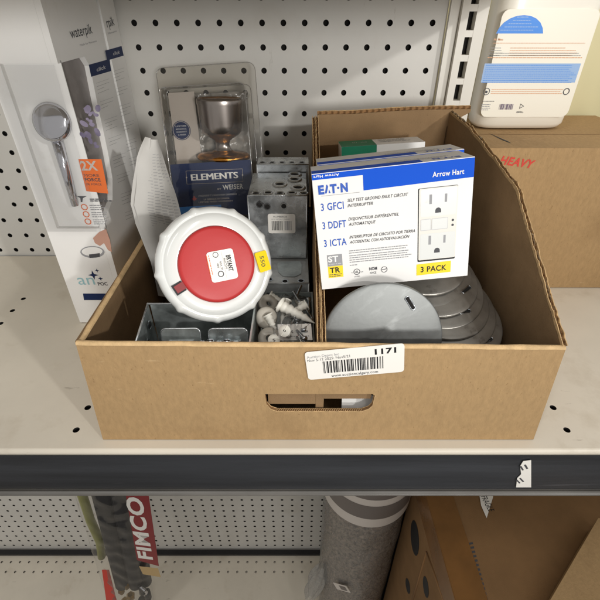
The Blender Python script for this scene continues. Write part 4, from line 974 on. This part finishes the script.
def angz(px, py):   # point on the rolled surface under a given sight line
    r_ = ray(px, py); best = None
    for k in range(400, 1400):
        q = r_*k; w_ = q-rf.o; x, y, z_ = w_.dot(rf.x), w_.dot(rf.y), w_.dot(rf.n)
        if x*x+y*y < (RR+7)**2: return math.atan2(y, x), z_
    return math.atan2(-1, 0), 400
c1_ = angz(322, 500); c2_ = angz(386, 500); cm = angz(352, 513); zb = cm[1]
def band(z0, z1, a0, a1, m, r0): mb.grid(lambda u, v: rf.p(r0*math.cos(a0+(a1-a0)*u), r0*math.sin(a0+(a1-a0)*u), z0+(z1-z0)*v), 30, 1, m)
PL = mat('wrap_label', (205,196,186), .5); PG = mat('wrap_label_grey', (112,104,98), .5)
band(zb-30, zb+78, math.pi*1.03, math.pi*1.97, PL, RR+7); band(zb-4, zb+34, math.pi*1.08, math.pi*1.80, PG, RR+7.4); band(zb+52, zb+70, math.pi*1.08, math.pi*1.9, PG, RR+7.4)
mb.build('paper_band', rg)
mb = MB(); tg = angz(342, 587); q_ = Fr(rf.p((RR+8)*math.cos(tg[0]), (RR+8)*math.sin(tg[0]), tg[1]), rf.x*math.cos(tg[0]+math.pi/2)+rf.y*math.sin(tg[0]+math.pi/2), rf.n)
q_ = q_.at(0,0,0,math.radians(28)); mb.prism(q_, rrect(-16,-11,16,11,1), 0, .5, PL); mb.flat(q_, rrect(-4,-7,11,7,1), .7, PG); mb.build('tag', rg)

cb = thing('cardboard_carton', 'large brown taped carton in shadow below the shelf at right', 'carton', (350, 360, -1295))
ct = -620; cr = Fr((0,0,0), (1,0,0), (0,1,0)).at(196, 190, 0, math.radians(1.5)); CL = 236
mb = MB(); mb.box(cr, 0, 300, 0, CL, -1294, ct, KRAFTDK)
sf_ = Fr(cr.p(0, CL, -1294), -cr.y, V((0,0,1)))
for cx_, cy_, rx_, ry_, an_ in ((415,538,4,18,.12),(426,587,2.6,11,.2),(408,586,2.0,8,.25)): mb.ppx(sf_, [(cx_+rx_*math.cos(k*.35)+an_*ry_*math.sin(k*.35)*.6, cy_+ry_*math.sin(k*.35)) for k in range(18)], .4, BLACK)
for a, b in (((413,600),(427,552)), ((427,552),(444,600))):
    p, q = V(sf_.px(*a)), V(sf_.px(*b)); mb.tube([sf_.p(p.x, p.y, .3), sf_.p(q.x, q.y, .3)], 2.2, KFLUTE, 4)
tp = Fr((0,0,ct), (1,0,0), (0,1,0))
pts = [V(tp.px(*p)) for p in ((473,600),(488,600),(472,540),(464,542))]
for k in range(13):
    f0, f1 = k/13, (k+.5)/13; a, b, c, d_ = [pts[0].lerp(pts[3], f0), pts[1].lerp(pts[2], f0), pts[1].lerp(pts[2], f1), pts[0].lerp(pts[3], f1)]
    mb.flat(tp, orient([tuple(x) for x in (a, b, c, d_)]), .4, DGREY)
mb.build('carton_body', cb)
mb = MB(); mb.box(cr, -.8, 40, 0, CL, ct+.6, ct+1.2, TAPE); mb.box(cr, -1.4, -.6, 0, CL, ct-50, ct+1.2, TAPE); mb.build('tape', cb)
mb = MB(); mb.ppx(tp, ((478,488),(489,490),(493,497),(486.5,518.5),(481,506)), 1.0, STICK); mb.tpx(tp, 'FRAGILE', 480.5, 497, 488.5, 512, 6, BLACK, 1.2)
mb.build('address_label', cb)
db = thing('shadow_block', 'black tote added for the deep shadow between rolled rug and taped carton', 'block', (320, 520, -1295))
mb = MB(); mb.box(WF, 196, 440, 440, 596, -1295, -600, BLACK, 8); mb.build('shadow_block_body', db)  # black block added to paint the dark gap behind the taped carton
mb = MB(); mb.box(WF, 192, 444, 436, 600, -599.5, -580, BLACK, 8); mb.build('shadow_block_top', db)
sb = thing('cardboard_carton', 'small light brown carton corner at the lower right, on the taped carton', 'carton', (400, 260, ct+2))
mb = MB(); q_ = Fr((288, 214, ct+2), V((.75,.66,0)), V((-.66,.75,0))); mb.box(q_, 0, 160, -120, 0, 0, 34, KRAFT, 2); mb.build('carton_body', sb)
# white sheet seen through the hand slot
mb = MB(); q_ = Fr((-60, 274, -300), (1,0,0), (0,.3,1)); mb.box(q_, 98, 150, -22, 4, 0, .6, PAPER); tag(mb.build('paper_sheet'), 'white paper seen through the hand slot of the carton', 'paper')

# ------------------------------------------------------------------ light
w = bpy.data.worlds.new('World'); sc.world = w; w.use_nodes = True
bg = w.node_tree.nodes['Background']; bg.inputs['Color'].default_value = (1, .98, .95, 1); bg.inputs['Strength'].default_value = .58
def area(name, loc, tgt, power, sx, sy=None, c=(1,1,1)):
    l = bpy.data.lights.new(name, 'AREA'); l.energy = power; l.color = c
    if sy: l.shape = 'RECTANGLE'; l.size = sx*S; l.size_y = sy*S
    else: l.shape = 'DISK'; l.size = sx*S
    o = bpy.data.objects.new(name, l); col.objects.link(o); o.location = V(loc)*S
    o.rotation_euler = (V(tgt)-V(loc)).to_track_quat('-Z', 'Y').to_euler(); return o
kd = V((.9,-1,.5)).normalized(); tg = V((60,480,-130))
def spot(name, loc, tgt, power, rad, deg, blend, c):
    l = bpy.data.lights.new(name, 'SPOT'); l.energy = power; l.color = c; l.shadow_soft_size = rad*S; l.spot_size = math.radians(deg); l.spot_blend = blend
    o = bpy.data.objects.new(name, l); col.objects.link(o); o.location = V(loc)*S
    o.rotation_euler = (V(tgt)-V(loc)).to_track_quat('-Z', 'Y').to_euler(); return o
kd = V((1,-1.1,.53)).normalized(); tg = V((60,480,-130))
spot('store_lamp', tg+kd*3200, tg+V((0,0,50)), 138, 60, 18, .3, (1,.985,.96))
spot('fill_spot', (650,-1700,150), (0,430,20), 98, 190, 24, .4, (1,.985,.96))  # added fill light, no real lamp; narrow cone keeps the under-shelf area dark
for i, x in enumerate((-900, 500)): area('ceiling_strip', (x, -900, 1900), (0, 300, -300), 9, 120, 1500, (1,.98,.95))

vs_ = sc.view_settings; vs_.view_transform = 'Standard'; vs_.look = 'None'; vs_.gamma = 1; vs_.exposure = -.12
cy = sc.cycles; cy.max_bounces = 8; cy.transparent_max_bounces = 16; cy.caustics_reflective = False; cy.caustics_refractive = False
cy.sample_clamp_indirect = 4; cy.use_denoising = True
try: cy.denoiser = 'OPENIMAGEDENOISE'
except Exception: pass
